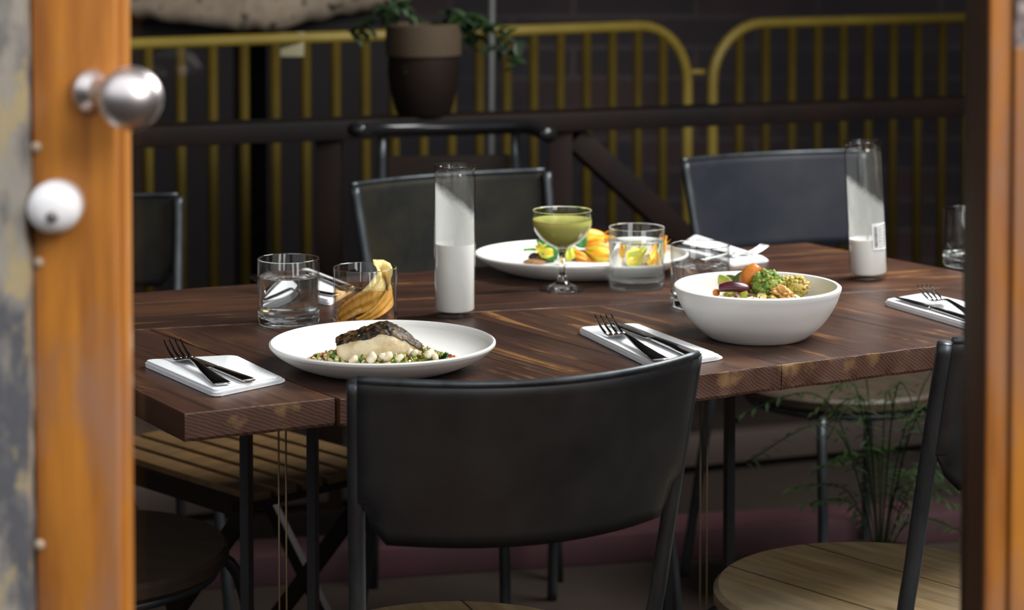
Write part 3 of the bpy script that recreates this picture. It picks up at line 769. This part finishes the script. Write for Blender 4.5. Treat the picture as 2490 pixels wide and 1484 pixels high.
# ================================================================ FOOD
px0 = pl1.location
def at(pl, dx, dy, dz): return Vector((pl.location.x + dx, pl.location.y + dy, TZ + dz))
fish = empty('fish_fillet', at(pl1, -.006, -.004, .019), math.radians(8), 'seared fish fillet with crisp dark skin on the white plate', 'fish')
def fish_pt(u, th, off=0.0):
    x = -.052 + .108 * u
    w = .027 * (math.sin(PI * min(max(u * .94 + .05, 0), 1)) ** .5); h = .0215 * (math.sin(PI * min(max(u * .88 + .09, 0), 1)) ** .6)
    c, s = math.cos(th), math.sin(th); e1 = .62
    y = w * math.copysign(abs(c) ** e1, c); z = h * math.copysign(abs(s) ** .75, s)
    lift = .0085 * math.exp(-((u - .58) / .22) ** 2) - .006 * (u > .8) * (u - .8) / .2
    p = Vector((x, y, z + lift + .006 * (c * .5) + .004))
    nn = noise.noise(Vector((x * 60, y * 60, z * 60))) * .0014
    d = Vector((0, c, s)); return p + d * (off + nn)
bm = bmesh.new(); nu, nv = 40, 48; rows = []
for i in range(nu + 1):
    u = i / nu; rows.append([bm.verts.new(fish_pt(.01 + .98 * u, 2 * PI * k / nv)) for k in range(nv)])
for a_, b_ in zip(rows, rows[1:]):
    for k in range(nv): bm.faces.new((a_[k], a_[(k + 1) % nv], b_[(k + 1) % nv], b_[k]))
bm.faces.new(rows[0][::-1]); bm.faces.new(rows[-1])
link('flesh', bm, mat('cooked_fish_flesh', (.78, .66, .44), (.50, .34, .15), (40, 90, 60), .45, 0, .3, 1, .45, .75, sss=.2, c3=(.30, .17, .06), s3=(30, 30, 30), lo3=.6, hi3=.75), fish)
bm = bmesh.new(); nu, nv = 70, 44; rows = []
for i in range(nu + 1):
    u = i / nu; row = []
    for k in range(nv + 1):
        th = math.radians(6 + (128 + 22 * u + 7 * noise.noise(Vector((u * 9, 0, 3))) - 6) * k / nv)
        p = fish_pt(.0 + 1.0 * u, th, .0013)
        q_ = Vector((p.x * 95, p.y * 150, 0)); nn = noise.noise(q_) + .7 * noise.noise(q_ * 2.3)
        p.z += .0023 * nn + .0022 * abs(noise.noise(q_ * 1.3)); row.append(bm.verts.new(p))
    rows.append(row)
for a_, b_ in zip(rows, rows[1:]):
    for k in range(nv): bm.faces.new((a_[k], a_[k + 1], b_[k + 1], b_[k]))
sk = link('crisp_skin', bm, mat('charred_fish_skin', (.012, .007, .005), (.15, .075, .022), (110, 130, 110), .42, 0, .5, 1, .46, .66, spec=.35, c3=(.30, .22, .13), s3=(160, 200, 160), lo3=.62, hi3=.7), fish)
sk.modifiers.new('t', 'SOLIDIFY').thickness = .0012; sk['label'] = 'charred dark brown skin'

# vegetable relish: uncountable dice
def relish(pl, rx, ry, n, cols, name, label, seed, zb=.0075, hmax=.019, sz=(.0014, .0031), cx=0, cy=0):
    rr = random.Random(seed); bm = bmesh.new()
    for i in range(n):
        a = rr.uniform(0, 2 * PI); q_ = rr.random() ** .6; x = rx * q_ * math.cos(a); y = ry * q_ * math.sin(a)
        s = rr.uniform(*sz); z = zb + rr.random() * hmax * (1 - q_ * q_) + s * .5
        m_ = Matrix.Translation((x + cx, y + cy, z)) @ Matrix.Rotation(rr.uniform(0, 6), 4, Vector((rr.random(), rr.random(), rr.random() + .1)).normalized())
        before = len(bm.faces)
        if rr.random() < .6: box(bm, -s, s, -s * .8, s * .8, -s * .6, s * .6, m_)
        else:
            g = bmesh.ops.create_icosphere(bm, subdivisions=1, radius=s * 1.1, matrix=m_)
        bm.faces.ensure_lookup_table(); mi = rr.choices(range(len(cols)), [c[1] for c in cols])[0]
        for f in bm.faces[before:]: f.material_index = mi
    # sauce base under the pieces
    before = len(bm.faces)
    ring = [bm.verts.new((cx + rx * 1.05 * math.cos(t) * (1 + .08 * math.sin(5 * t)), cy + ry * 1.05 * math.sin(t), zb + .0002)) for t in [2 * PI * k / 40 for k in range(40)]]
    c_ = bm.verts.new((cx, cy, zb + hmax * .6)); 
    for k in range(40): bm.faces.new((c_, ring[k], ring[(k + 1) % 40]))
    bm.faces.ensure_lookup_table()
    for f in bm.faces[before:]: f.material_index = 0
    o = link(name, bm, [c[0] for c in cols], loc=(pl.location.x, pl.location.y, TZ), smooth=False)
    return tag(o, label, 'food', kind='stuff')
g1 = mat('olive_green_dice', (.20, .24, .03), (.36, .36, .07), (200, 200, 200), .35); g2 = mat('bright_green_herb', (.08, .26, .04), rough=.4)
c1_ = mat('cream_dice', (.72, .62, .40), rough=.4); r1_ = mat('red_brown_dice', (.42, .09, .03), rough=.35); y1_ = mat('yellow_dice', (.66, .52, .12), rough=.35); br = mat('brown_dice', (.13, .06, .02), rough=.4)
relish(pl1, .092, .052, 1300, [(g1, 5), (g2, 2), (c1_, 2.2), (r1_, 1.6), (y1_, 2), (br, 1)], 'vegetable_relish', 'diced green and red vegetable relish under the fish', 5)
hom = mat('white_hominy', (.80, .74, .58), (.70, .60, .40), (80, 80, 80), .4, sss=.2)
hb = None; hr = random.Random(11)
for i in range(16):
    bx_, by_ = hr.uniform(-.035, .05), hr.uniform(-.052, -.034)
    if i > 6: bx_, by_ = hr.uniform(.032, .072), hr.uniform(-.040, .018)
    if hb is None:
        bm = bmesh.new(); blob(bm, (0, 0, 0), (.0066, .0055, .0048), 2, .25, 20, 2); hb = link('hominy_kernel', bm, hom); o = hb
    else:
        o = hb.copy(); C.objects.link(o)
    o.location = at(pl1, bx_, by_, .0165 + hr.uniform(0, .005)); o.rotation_euler = (hr.uniform(-1, 1), hr.uniform(-1, 1), hr.uniform(0, 6)); s_ = hr.uniform(.8, 1.25); o.scale = (s_,) * 3
    tag(o, 'plump cream kernel in the relish around the fish', 'corn kernel', 'cream kernels around the fish')
# parsley sprig
def leaf(bm, base, d, up, L, w, curl=.3, n=6, mi=0):
    d = Vector(d).normalized(); s = d.cross(Vector(up)).normalized(); u = s.cross(d); rows = []
    for i in range(n + 1):
        t = i / n; c = Vector(base) + d * L * t + u * (-curl * L * t * t); hw = w * math.sin(PI * (t * .9 + .08)) ** .8
        rows.append([bm.verts.new(c + s * hw * k + u * (.25 * hw * abs(k))) for k in (-1, -.5, 0, .5, 1)])
    for a_, b_ in zip(rows, rows[1:]):
        for k in range(4):
            f = bm.faces.new((a_[k], a_[k + 1], b_[k + 1], b_[k])); f.material_index = mi
bm = bmesh.new()
for k in range(26): leaf(bm, (0, 0, 0), (rnd.uniform(-1, 1), rnd.uniform(-1, 1), rnd.uniform(.1, 1)), (.1, .2, 1), .009, .0022, .4, 3)
o = link('parsley_sprig', bm, mat('parsley_green', (.03, .12, .025), rough=.5), loc=at(pl1, .077, -.020, .014)); tag(o, 'small green parsley sprig at the right of the fish', 'herb')

# ---- roasted vegetables in the bowl
def thing_blob(name, label, cat, parts_, m, loc, sub=4, amp=.2, fr=30, group=None):
    bm = bmesh.new()
    for i, (c, r_, rot) in enumerate(parts_): blob(bm, c, r_, sub, amp, fr, i + 1, rot)
    o = link(name, bm, m, loc=loc); return tag(o, label, cat, group)
from mathutils import Euler
def in_bowl(px, py, h, fwd=0.0):
    p = P(px, py, TZ + h); return Vector((p.x, p.y + fwd, p.z))
gm = mat('roasted_green_brassica', (.10, .24, .03), (.34, .36, .06), (90, 90, 90), .5, 0, .9, 1, .38, .62, c3=(.20, .11, .03), s3=(120, 120, 120), lo3=.60, hi3=.68)
ym = mat('roasted_yellow_floret', (.40, .34, .06), (.66, .46, .14), (90, 90, 90), .5, 0, .9, 1, .38, .62, c3=(.14, .07, .02), s3=(90, 90, 90), lo3=.60, hi3=.66)
# pieces sit on a bed that fills the bowl
relish(bw, .080, .080, 420, [(g1, 3), (c1_, 2), (y1_, 3), (br, 2)], 'vegetable_bed', 'chopped green and golden vegetables filling the white bowl', 9, zb=.034, hmax=.020, sz=(.004, .008))
def floret(name, label, loc, R, m, n=90, seed=1, cat='vegetable'):
    rr = random.Random(seed); bm = bmesh.new(); blob(bm, (0, 0, 0), (R * .9, R * .8, R * .8), 3, .3, 30, seed)
    for k in range(n):
        a = rr.uniform(0, 2 * PI); e_ = rr.uniform(-.3, 1.4); r_ = R * rr.uniform(.08, .22)
        d = Vector((math.cos(a) * math.cos(e_), math.sin(a) * math.cos(e_), math.sin(e_)))
        blob(bm, Vector((d.x * R * .9, d.y * R * .8, d.z * R * .84)) * rr.uniform(.86, 1.06), (r_, r_ * rr.uniform(.5, 1.2), r_ * rr.uniform(.4, 1.3)), 1, 1.1, 60, seed + k)
    return tag(link(name, bm, m, loc=loc), label, cat)
floret('roasted_sprout', 'bright green roasted brassica in the middle of the bowl', in_bowl(1868, 698, .066, 0.004), .0235, gm, 120, 3)
floret('cauliflower_floret', 'golden yellow floret at the right inside the bowl', in_bowl(1938, 703, .058, 0.01), .0175, ym, 90, 5)
floret('cauliflower_floret', 'small browned floret between the green and yellow vegetables', in_bowl(1912, 700, .060, 0.02), .0135, ym, 60, 6)
def wedge(name, label, loc, L_, R_, rot, mats_, cat):
    bm = bmesh.new(); rows = []; n = 14
    for i in range(n + 1):
        t = i / n; ang = (t - .5) * 1.3; c = Vector((math.sin(ang) * L_ * .75, 0, math.cos(ang) * L_ * .3)); s = R_ * (1 - .35 * abs(2 * t - 1) ** 2)
        ring = [(-s, -s * .5), (-s * .9, s * .5), (0, s * .95), (s * .9, s * .5), (s, -s * .5), (0, -s * .8)]
        rows.append([bm.verts.new(c + Vector((0, y, z + .0004 * noise.noise(Vector((i, y * 300, 0)))))) for y, z in ring])
    for a_, b_ in zip(rows, rows[1:]):
        for k in range(6):
            f = bm.faces.new((a_[k], a_[(k + 1) % 6], b_[(k + 1) % 6], b_[k])); f.material_index = 1 if k in (4, 5) else 0
    f = bm.faces.new(rows[0][::-1]); f.material_index = 1; f = bm.faces.new(rows[-1]); f.material_index = 1
    bmesh.ops.bevel(bm, geom=[e_ for e_ in bm.edges], offset=.0006, segments=1, affect='EDGES')
    return tag(link(name, bm, mats_, loc=loc, rot=rot), label, cat)
om = mat('roasted_orange_flesh', (.62, .20, .025), (.42, .11, .02), (70, 70, 70), .35, 0, .4, 1, .4, .7); dk = mat('dark_roasted_rind', (.10, .03, .02), (.25, .08, .02), (60, 60, 60), .4)
wedge('squash_wedge', 'upright orange squash wedge behind the green vegetable', in_bowl(1838, 684, .071, .012), .037, .0125, (.2, -.9, .3), [om, dk], 'vegetable')
bt = mat('beetroot_purple', (.035, .004, .010), (.11, .007, .028), (60, 60, 60), .3, coat=.2); 
wedge('beetroot_wedge', 'dark purple beetroot wedge at the left in the bowl', in_bowl(1784, 722, .052, -.004), .046, .0085, (0, .03, 0), [bt, bt], 'vegetable')
thing_blob('bread_crouton', 'golden crouton right of the green vegetable in the bowl', 'crouton', [((0, 0, 0), (.015, .011, .009), Euler((.2, .5, .1)))], mat('toasted_bread', (.66, .38, .12), (.44, .20, .05), (80, 80, 80), .6, 0, .5, 1), in_bowl(1905, 716, .058, -.004), 4, .8)
thing_blob('carrot_chunk', 'small orange chunk at the left end of the beetroot', 'vegetable', [((0, 0, 0), (.005, .005, .0055), Euler((.2, .5, .1)))], om, in_bowl(1741, 711, .057, -.004), 3, .15)
for i, (px, py, d, lab) in enumerate([(1776, 698, (-.4, .2, .8), 'pale curled leaf left of the squash wedge'), (1796, 692, (.3, .3, .7), 'dark green leaf behind the beetroot wedge'), (1810, 698, (.8, -.1, .5), 'mid green leaf beside the squash wedge')]):
    bm = bmesh.new(); 
    leaf(bm, (0, 0, -.008), d, (.2, 1, .3), .026, .010, .3, 8)
    if i == 1: leaf(bm, (.002, 0.004, -.008), (-.5, .3, .6), (.2, 1, .3), .024, .009, .2, 8)
    m = mat('leaf_in_bowl', ((.50, .50, .12), (.05, .10, .02), (.14, .24, .04))[i], ((.30, .36, .05), (.12, .16, .03), (.08, .14, .02))[i], (90, 90, 90), .45)
    o = link('salad_leaf', bm, m, loc=in_bowl(px, py, .062, .01)); o.modifiers.new('t', 'SOLIDIFY').thickness = .0009; tag(o, lab, 'leaf')

# ---- squash blossoms on the far plate
def on_plate2(px, py, h): return P(px, py, TZ + h)
def blossom(name, label, loc, L_, R_, rot, seed, ca, cb):
    bm = bmesh.new()
    pr = [(R_ * .18, 0), (R_ * .35, L_ * .06), (R_ * .75, L_ * .2), (R_, L_ * .4), (R_ * .9, L_ * .6), (R_ * .55, L_ * .8), (R_ * .3, L_ * .92), (R_ * .12, L_)]
    def fn(p, a):
        t = p.z / L_; k = 1 + .22 * math.cos(5 * (a + t * 1.6 + seed)) + .06 * math.cos(10 * a + t * 8); return Vector((p.x * k, p.y * k, p.z + .04 * L_ * math.sin(3 * a + seed)))
    lathe(bm, rounded(pr, 4), 40, fn=fn, mats=lambda i, k: 0 if math.cos(5 * (2 * PI * k / 40 + seed)) > -.2 else 1)
    for k in range(4):
        a = k * PI / 2 + seed; leaf(bm, (R_ * .4 * math.cos(a), R_ * .4 * math.sin(a), L_ * .75), (math.cos(a) * .6, math.sin(a) * .6, .8), (math.cos(a), math.sin(a), 0.1), L_ * .4, R_ * .3, .3, 5)
    return tag(link(name, bm, [ca, cb], loc=loc, rot=rot), label, 'flower')
oa = mat('orange_petal', (.80, .28, .012), (.85, .42, .02), (70, 70, 70), .4, sss=.2); ob_ = mat('yellow_petal', (.80, .55, .03), (.70, .62, .06), (70, 70, 70), .4, sss=.2)
yg = mat('yellow_green_petal', (.52, .58, .06), (.60, .52, .04), (70, 70, 70), .4)
blossom('squash_blossom', 'large orange squash blossom at the top of the pile', on_plate2(1392, 582, .040), .064, .0135, (0, PI / 2 - .0, .1), 0, oa, ob_)
blossom('squash_blossom', 'orange squash blossom leaning against the water tumbler', on_plate2(1425, 606, .026), .056, .0145, (0, PI / 2 + .25, -.1), 1, ob_, oa)
blossom('squash_blossom', 'slim orange blossom pointing down right behind the coupe stem', on_plate2(1383, 606, .026), .052, .0075, (0, PI / 2 + .55, -.2), 2, oa, oa)
blossom('squash_blossom', 'small yellow green blossom left of the coupe stem', on_plate2(1348, 620, .020), .030, .0115, (0, -PI / 2 + .4, .1), 3, ob_, yg)
blossom('squash_blossom', 'yellow green blossom right of the coupe stem', on_plate2(1374, 634, .014), .024, .0095, (0, .5, .1), 4, yg, yg)
blossom('squash_blossom', 'yellow blossom seen through the water tumbler', on_plate2(1572, 628, .018), .034, .012, (0, -PI / 2 + .6, .1), 5, yg, ob_)
blossom('squash_blossom', 'orange blossom at the right end of the far plate', on_plate2(1592, 616, .022), .030, .011, (0, .6, .1), 6, oa, ob_)
bm = bmesh.new(); tube(bm, [(-.030, 0, .004), (-.015, 0, .005), (0, 0, .003), (.008, 0, 0)], [.0022, .0026, .003, .0035], 8, 4)
tag(link('green_stem', bm, mat('stem_green', (.12, .36, .03), rough=.4), loc=on_plate2(1318, 614, .022)), 'bright green stem at the left end of the blossoms', 'stem')
gl = mat('basil_green', (.02, .16, .035), (.04, .24, .05), (60, 60, 60), .4)
for i, (px, py, h, d, L_, w, lab) in enumerate([(1340, 636, .010, (-.1, -.2, 1), .030, .013, 'green leaf standing just left of the coupe stem'), (1330, 594, .030, (-.9, 0, .3), .018, .007, 'small green leaf at the top left of the blossoms'),
        (1420, 600, .030, (-.5, 0, .8), .030, .012, 'dark green leaf between two orange blossoms'), (1425, 592, .032, (.9, 0, -.1), .030, .009, 'green leaf under the topmost orange blossom'), (1376, 628, .014, (.2, -.1, 1), .026, .010, 'green leaf behind the lower part of the coupe stem')]):
    bm = bmesh.new(); leaf(bm, (0, 0, 0), d, (.1, -1, .3), L_, w, .15, 8); o = link('basil_leaf', bm, gl, loc=on_plate2(px, py, h)); o.modifiers.new('t', 'SOLIDIFY').thickness = .0008; tag(o, lab, 'leaf')
thing_blob('mushroom_piece', 'dark roasted mushroom at the left of the blossoms', 'mushroom', [((0, 0, .004), (.014, .010, .0075), None), ((.020, .002, .004), (.012, .010, .007), None)], mat('black_mushroom', (.018, .008, .010), (.05, .02, .015), (80, 80, 80), .35), on_plate2(1307, 632, .011), 3, .35)
thing_blob('toast_slice', 'browned toast edge under the dark mushroom', 'toast', [((0, 0, 0), (.018, .012, .005), None)], mat('browned_toast', (.40, .22, .08), (.25, .11, .04), (80, 80, 80), .6), on_plate2(1302, 637, .010), 3, .2)
thing_blob('potato_puree', 'pale mauve puree beneath the orange blossoms', 'food', [((0, 0, 0), (.060, .028, .009), None)], mat('mauve_puree', (.44, .30, .24), (.34, .22, .18), (60, 60, 60), .5), on_plate2(1468, 622, .012), 4, .3)

# ================================================================ BEHIND THE TABLE
# wooden railing
ra = P(300, 306, .86); rb = P(2560, 228, .86); rd = (rb - ra).normalized(); ra = ra - rd * 1.2; rb = rb + rd * .8
rl = empty('wooden_railing', ((ra + rb) / 2).to_tuple()[:2] + (0,), 0, 'dark wooden railing with diagonal brace behind the chairs', 'railing')
o0 = Vector(((ra.x + rb.x) / 2, (ra.y + rb.y) / 2, 0))
bm = bmesh.new(); beam(bm, ra - o0 - Vector((0, 0, .022)), rb - o0 - Vector((0, 0, .022)), .09, .044, .004); auto(link('handrail', bm, M['railwood'], rl))
def on_rail(px):
    d = ray(px, 300); d.z = 0; n_ = isect(Vector((0, 0, 0)), d, Vector((ra.x, ra.y, 0)), Vector((rb.x, rb.y, 0))); return n_
for px in (800, 1362, 2395):
    p = on_rail(px) - o0; bm = bmesh.new(); beam(bm, p, p + Vector((0, 0, .86 - .044)), .055, .055, .003, up=Vector((0, 1, 0))); auto(link('post', bm, mat('red_brown_post', (.018, .007, .003), (.010, .004, .003), (3, 3, 3), .6, spec=.2), rl))
p = on_rail(1392) - o0 + Vector((0, -.0, .80)); q_ = on_rail(1700) - o0 + Vector((0, 0, .52))
q2 = q_ + (q_ - p) * .9
bm = bmesh.new(); beam(bm, p, q2, .055, .055, .003); auto(link('brace', bm, M['railwood'], rl))
bm = bmesh.new(); a_, b_ = ra - o0, rb - o0; a_.z = b_.z = .055; beam(bm, a_, b_, .05, .07, .004); auto(link('bottom_rail', bm, mat('kick_rail', (.05, .035, .03), rough=.5), rl))
# painted kerb on the floor
ka = P(300, 1475, .0); kb = P(2400, 1290, .0)
strip('trim_2', [ka + Vector((-.6, .0, .03)), kb + Vector((.5, 0.1, .03))], .12, .06, mat('faded_red_kerb_paint', (.065, .020, .028), (.04, .016, .02), (5, 5, 5), .6), 'faded red kerb along the floor behind the table', kind='structure')

# yellow barriers
def barrier(x0px, y0px, x1px, y1px, curve_r, curve_l, label, tag_px=None):
    Hh = 1.0; a = P(x0px, y0px, Hh); b = P(x1px, y1px, Hh); o_ = (a + b) / 2; o_.z = 0
    r = empty('crowd_barrier', o_, 0, label, 'barrier', 'yellow crowd barriers'); d = (b - a); L_ = d.length; d.normalize(); a = a - o_; b = b - o_
    rad = .015; cr_ = .16; path = []
    if curve_l: path += [(a.x, a.y, .10), (a.x, a.y, .7), (a.x, a.y, Hh - cr_)] + [tuple(a + d * cr_ * (1 - math.cos(t)) - Vector((0, 0, cr_ * (1 - math.sin(t))))) for t in [k * PI / 16 for k in range(1, 9)]]
    else: path += [tuple(a)]
    if curve_r: path += [tuple(b - d * cr_ * (1 - math.sin(t)) - Vector((0, 0, cr_ * (1 - math.cos(t))))) for t in [k * PI / 16 for k in range(0, 9)]] + [(b.x, b.y, .7), (b.x, b.y, .10)]
    else: path += [tuple(b)]
    bm = bmesh.new(); tube(bm, path, rad, 14, up=d.cross(Vector((0, 0, 1)))); link('frame', bm, M['yellow'], r)
    bm = bmesh.new(); tube(bm, [a + Vector((0, 0, .18 - Hh)), b + Vector((0, 0, .18 - Hh))], rad, 10); link('bottom_rail', bm, M['yellow'], r)
    n = int(L_ / .082)
    for k in range(1, n):
        p = a.lerp(b, k / n); bm = bmesh.new(); top = Hh - .005
        e0 = (k / n) * L_ if curve_l else 9; e1 = (1 - k / n) * L_ if curve_r else 9; e_ = min(e0, e1)
        if e_ < cr_: top = Hh - cr_ + math.sqrt(max(cr_ ** 2 - (cr_ - e_) ** 2, 0)) - .005
        tube(bm, [(p.x, p.y, .18), (p.x, p.y, top)], .0130, 8); link('bar', bm, M['bar'], r)
    for p in (a.lerp(b, .12), a.lerp(b, .88)):
        bm = bmesh.new(); s = d.cross(Vector((0, 0, 1))); q_ = Vector((p.x, p.y, .04)); tube(bm, [q_ + s * .25 - Vector((0, 0, .03)), q_ + s * .2, Vector((p.x, p.y, .17)), q_ - s * .2, q_ - s * .25 - Vector((0, 0, .03))], .012, 8); link('foot', bm, M['yellow'], r)
    return r, o_
b1, bo1 = barrier(-420, 133, 1672, 60, True, False, 'yellow crowd barrier in the left half behind the railing')
b2, bo2 = barrier(1733, 60, 2900, 28, False, True, 'yellow crowd barrier at the right with a curved top corner')
# pale tag hanging on the first barrier
p = P(712, 92, 1.0); bm = bmesh.new(); box(bm, -.030, .030, -.002, .002, -.030, .030, None, .001)
o = auto(link('tag', bm, mat('pale_tag', (.42, .38, .24), rough=.7), b1, loc=Vector((p.x, p.y - .022, .985)) - bo1)); o['label'] = 'square pale tag on the top rail'
# link between barriers
p0 = P(1672, 165, .88); p0.y = P(1672, 60, 1).y; p1 = P(1733, 60, 1.0)
bm = bmesh.new(); tube(bm, [(p0.x + .0, p0.y, .87), (p0.x + .045, p0.y + .005, .87)], .008, 8); link('hook', bm, M['yellow'], b1).location = -bo1

# rough stone slab at the top left
sa = D(180, 20, 6.9); sb = D(1045, -10, 7.1)
bm = bmesh.new(); N = 60; rings = []
for i in range(N + 1):
    t = i / N; c = sa.lerp(sb, t); zb = HC - .37 + .0
    low = D(0, 58, 6.9).z if t < .55 else D(0, 58 - (t - .55) * 60, 6.9).z
    low += .018 * math.sin(t * 9) + .012 * noise.noise(Vector((t * 22, 0, 0)))
    if t > .93: low += (t - .93) * 1.6
    if t < .5: low += (.5 - t) * .02
    r_ = .32; x = c.x; ring = []
    prof = [(-.30, low + .05), (-.26, low + .01), (-.12, low), (.2, low), (.3, low + .06), (.3, 1.45), (-.28, 1.45), (-.31, 1.2)]
    for (dy, z) in prof:
        nn = noise.noise(Vector((x * 9, dy * 9, z * 9))) * .022; ring.append(bm.verts.new((x, c.y + dy + nn, max(z, low) + nn * .5)))
    rings.append(ring)
for a_, b_ in zip(rings, rings[1:]):
    for k in range(8): bm.faces.new((a_[k], a_[(k + 1) % 8], b_[(k + 1) % 8], b_[k]))
bm.faces.new(rings[0][::-1]); bm.faces.new(rings[-1])
sl = empty('stone_ledge', (0, 0, 0), 0, 'rough beige stone ledge above the left yellow barrier', 'ledge')
link('slab', bm, M['stone'], sl)
bm = bmesh.new(); box(bm, sa.x + .05, sa.x + .5, 6.85, 7.15, 0, .99); box(bm, sb.x - .5, sb.x - .12, 6.9, 7.2, 0, .99)
link('support', bm, mat('dark_support', (.02, .015, .015)), sl, smooth=False)

# pot with plant on the railing
pp = on_rail(1030); rp_ = empty('potted_plant', (pp.x, pp.y, .86), 0, 'dark brown pot with a woven collar and sparse leaves on the railing', 'plant')
lathe_obj('pot', [(0, .0), (.055, 0), (.062, .01), (.075, .06), (.080, .10), (.078, .13), (.070, .13), (.068, .11), (0, .10)], M['potbrown'], rp_, n=40)
def weave_mat():
    m = bpy.data.materials.new('herringbone_weave'); m.use_nodes = True; t = m.node_tree; b = t.nodes['Principled BSDF']
    tcn = t.nodes.new('ShaderNodeTexCoord'); s = t.nodes.new('ShaderNodeSeparateXYZ'); t.links.new(tcn.outputs['Object'], s.inputs[0])
    def mth(op, a, b_=None, v=None):
        n = t.nodes.new('ShaderNodeMath'); n.operation = op; t.links.new(a, n.inputs[0])
        if b_ is not None: t.links.new(b_, n.inputs[1])
        if v is not None: n.inputs[1].default_value = v
        return n.outputs[0]
    zz = mth('ABSOLUTE', mth('SUBTRACT', s.outputs[2], v=.163)); u = mth('ADD', mth('MULTIPLY', s.outputs[0], v=1.0), zz)
    w = mth('SINE', mth('MULTIPLY', u, v=720)); g = mth('GREATER_THAN', w, v=0.0)
    mx = t.nodes.new('ShaderNodeMix'); mx.data_type = 'RGBA'; t.links.new(g, mx.inputs['Factor']); mx.inputs['A'].default_value = (.025, .012, .006, 1); mx.inputs['B'].default_value = (.10, .07, .035, 1)
    t.links.new(mx.outputs['Result'], b.inputs['Base Color']); b.inputs['Roughness'].default_value = .8; return m
lathe_obj('woven_collar', [(.072, .128), (.083, .135), (.085, .165), (.083, .20), (.076, .205), (.074, .17), (.070, .128)], weave_mat(), rp_, n=48)
bm = bmesh.new(); fr_ = random.Random(21)
for s in range(9):
    a = fr_.uniform(0, 2 * PI); tip = Vector((math.cos(a) * fr_.uniform(.12, .26), math.sin(a) * .06, fr_.uniform(.08, .26)))
    path = smooth_path([(0, 0, .12), tip * .5 + Vector((0, 0, .12)), tip], 6); tube(bm, path, .0022, 5)
    for q_ in path[4:]:
        for _ in range(3): leaf(bm, q_, (fr_.uniform(-1, 1), fr_.uniform(-.5, .5), fr_.uniform(-.6, .6)), (0, -.5, 1), .032, .008, .4, 3)
link('foliage', bm, M['leaf_dark'], rp_)
# thin grey pole
p = D(1188, 120, 5.6); bm = bmesh.new(); tube(bm, [(p.x, 5.6, 0), (p.x + .012, 5.6, 1.6)], .009, 10)
tag(link('metal_pole', bm, mat('dull_grey_pole', (.12, .12, .12), rough=.5)), 'thin grey pole beside the pot on the railing', 'pole')

# black bistro chair with a curved rail by the railing
def bistro():
    c = D(1095, 300, 4.62); r = empty('black_armchair', (c.x, 4.62, 0), PI + .12, 'black metal chair with a curved top rail by the railing', 'chair')
    w = .20; H = .862
    bm = bmesh.new(); tube(bm, [(-w, .06, H - .012), (-w * .8, -.01, H), (-w * .3, -.05, H - .004), (w * .3, -.05, H - .004), (w * .8, -.01, H), (w, .06, H + .004)], .020, 12, 8, flat=.8); link('top_rail', bm, mat('glossy_black', (.02, .02, .022), rough=.22, metal=.3), r)
    for x in (-.14, .14):
        bm = bmesh.new(); tube(bm, [(x, -.035, H - .01), (x * 1.05, -.03, .5), (x * 1.25, -.06, 0)], .009, 10, 4); link('rear_leg', bm, M['tube'], r)
        bm = bmesh.new(); tube(bm, [(x * 1.2, .30, .44), (x * 1.3, .34, 0)], .009, 10); link('leg', bm, M['tube'], r)
    bm = bmesh.new(); box(bm, -.13, .13, -.045, -.030, .60, .80, None, .004); auto(link('backrest', bm, M['potbrown'], r))
    bm = bmesh.new(); box(bm, -.19, .19, -.03, .34, .43, .455, None, .006); auto(link('seat', bm, M['potbrown'], r))
bistro()
# folding slatted stool behind the left end of the table
def stool():
    c = P(585, 1100, .45); r = empty('folding_stool', (c.x, c.y, 0), -.80, 'folding stool with brown slats and crossed legs under the table', 'stool')
    w = .215; dp = .15
    for k in range(6):
        y0 = -dp + k * (2 * dp / 6); bm = bmesh.new(); box(bm, -w, w, y0 + .006, y0 + 2 * dp / 6 - .006, .437, .45, None, .002); auto(link('slat', bm, M['slat'], r))
    bm = bmesh.new()
    for x in (-w + .03, w - .03): beam(bm, (x, -dp, .428), (x, dp, .428), .02, .018)
    beam(bm, (-w, -dp + .006, .425), (w, -dp + .006, .425), .012, .03)
    link('seat_frame', bm, M['railwood'], r, smooth=False)
    for y in (-dp + .02, dp - .02):
        for s in (-1, 1):
            bm = bmesh.new(); beam(bm, (-s * (w - .02), y + s * .008, .42), (s * (w - .02), y + s * .008, 0), .012, .026); link('leg', bm, M['railwood'], r, smooth=False)
stool()
# fern beneath the right side of the table
def fern():
    c = P(2140, 1400, .0); c = D(2140, 1250, 3.75)
    r = empty('potted_fern', (c.x, 3.75, 0), 0, 'feathery green fern on the floor behind the pale round seat', 'plant')
    lathe_obj('pot', [(0, 0), (.085, 0), (.11, .20), (.115, .21), (.10, .21), (.095, .19), (0, .18)], M['potbrown'], r, n=32)
    rr = random.Random(4); bm = bmesh.new()
    for s in range(24):
        a = rr.uniform(0, 2 * PI); R_ = rr.uniform(.12, .30); h = rr.uniform(.1, .34)
        path = smooth_path([(0, 0, .19), (math.cos(a) * R_ * .35, math.sin(a) * R_ * .3, .19 + h), (math.cos(a) * R_, math.sin(a) * R_ * .7, .20 + h * .8)], 9); tube(bm, path, .0014, 4)
        for q_ in path[6:]:
            for sd_ in (-1, 1): leaf(bm, q_, (-math.sin(a) * sd_ + rr.uniform(-.3, .3), math.cos(a) * sd_, rr.uniform(-.3, .3)), (0, 0, 1), .026, .0035, .3, 2)
    link('fronds', bm, M['fern'], r)
fern()
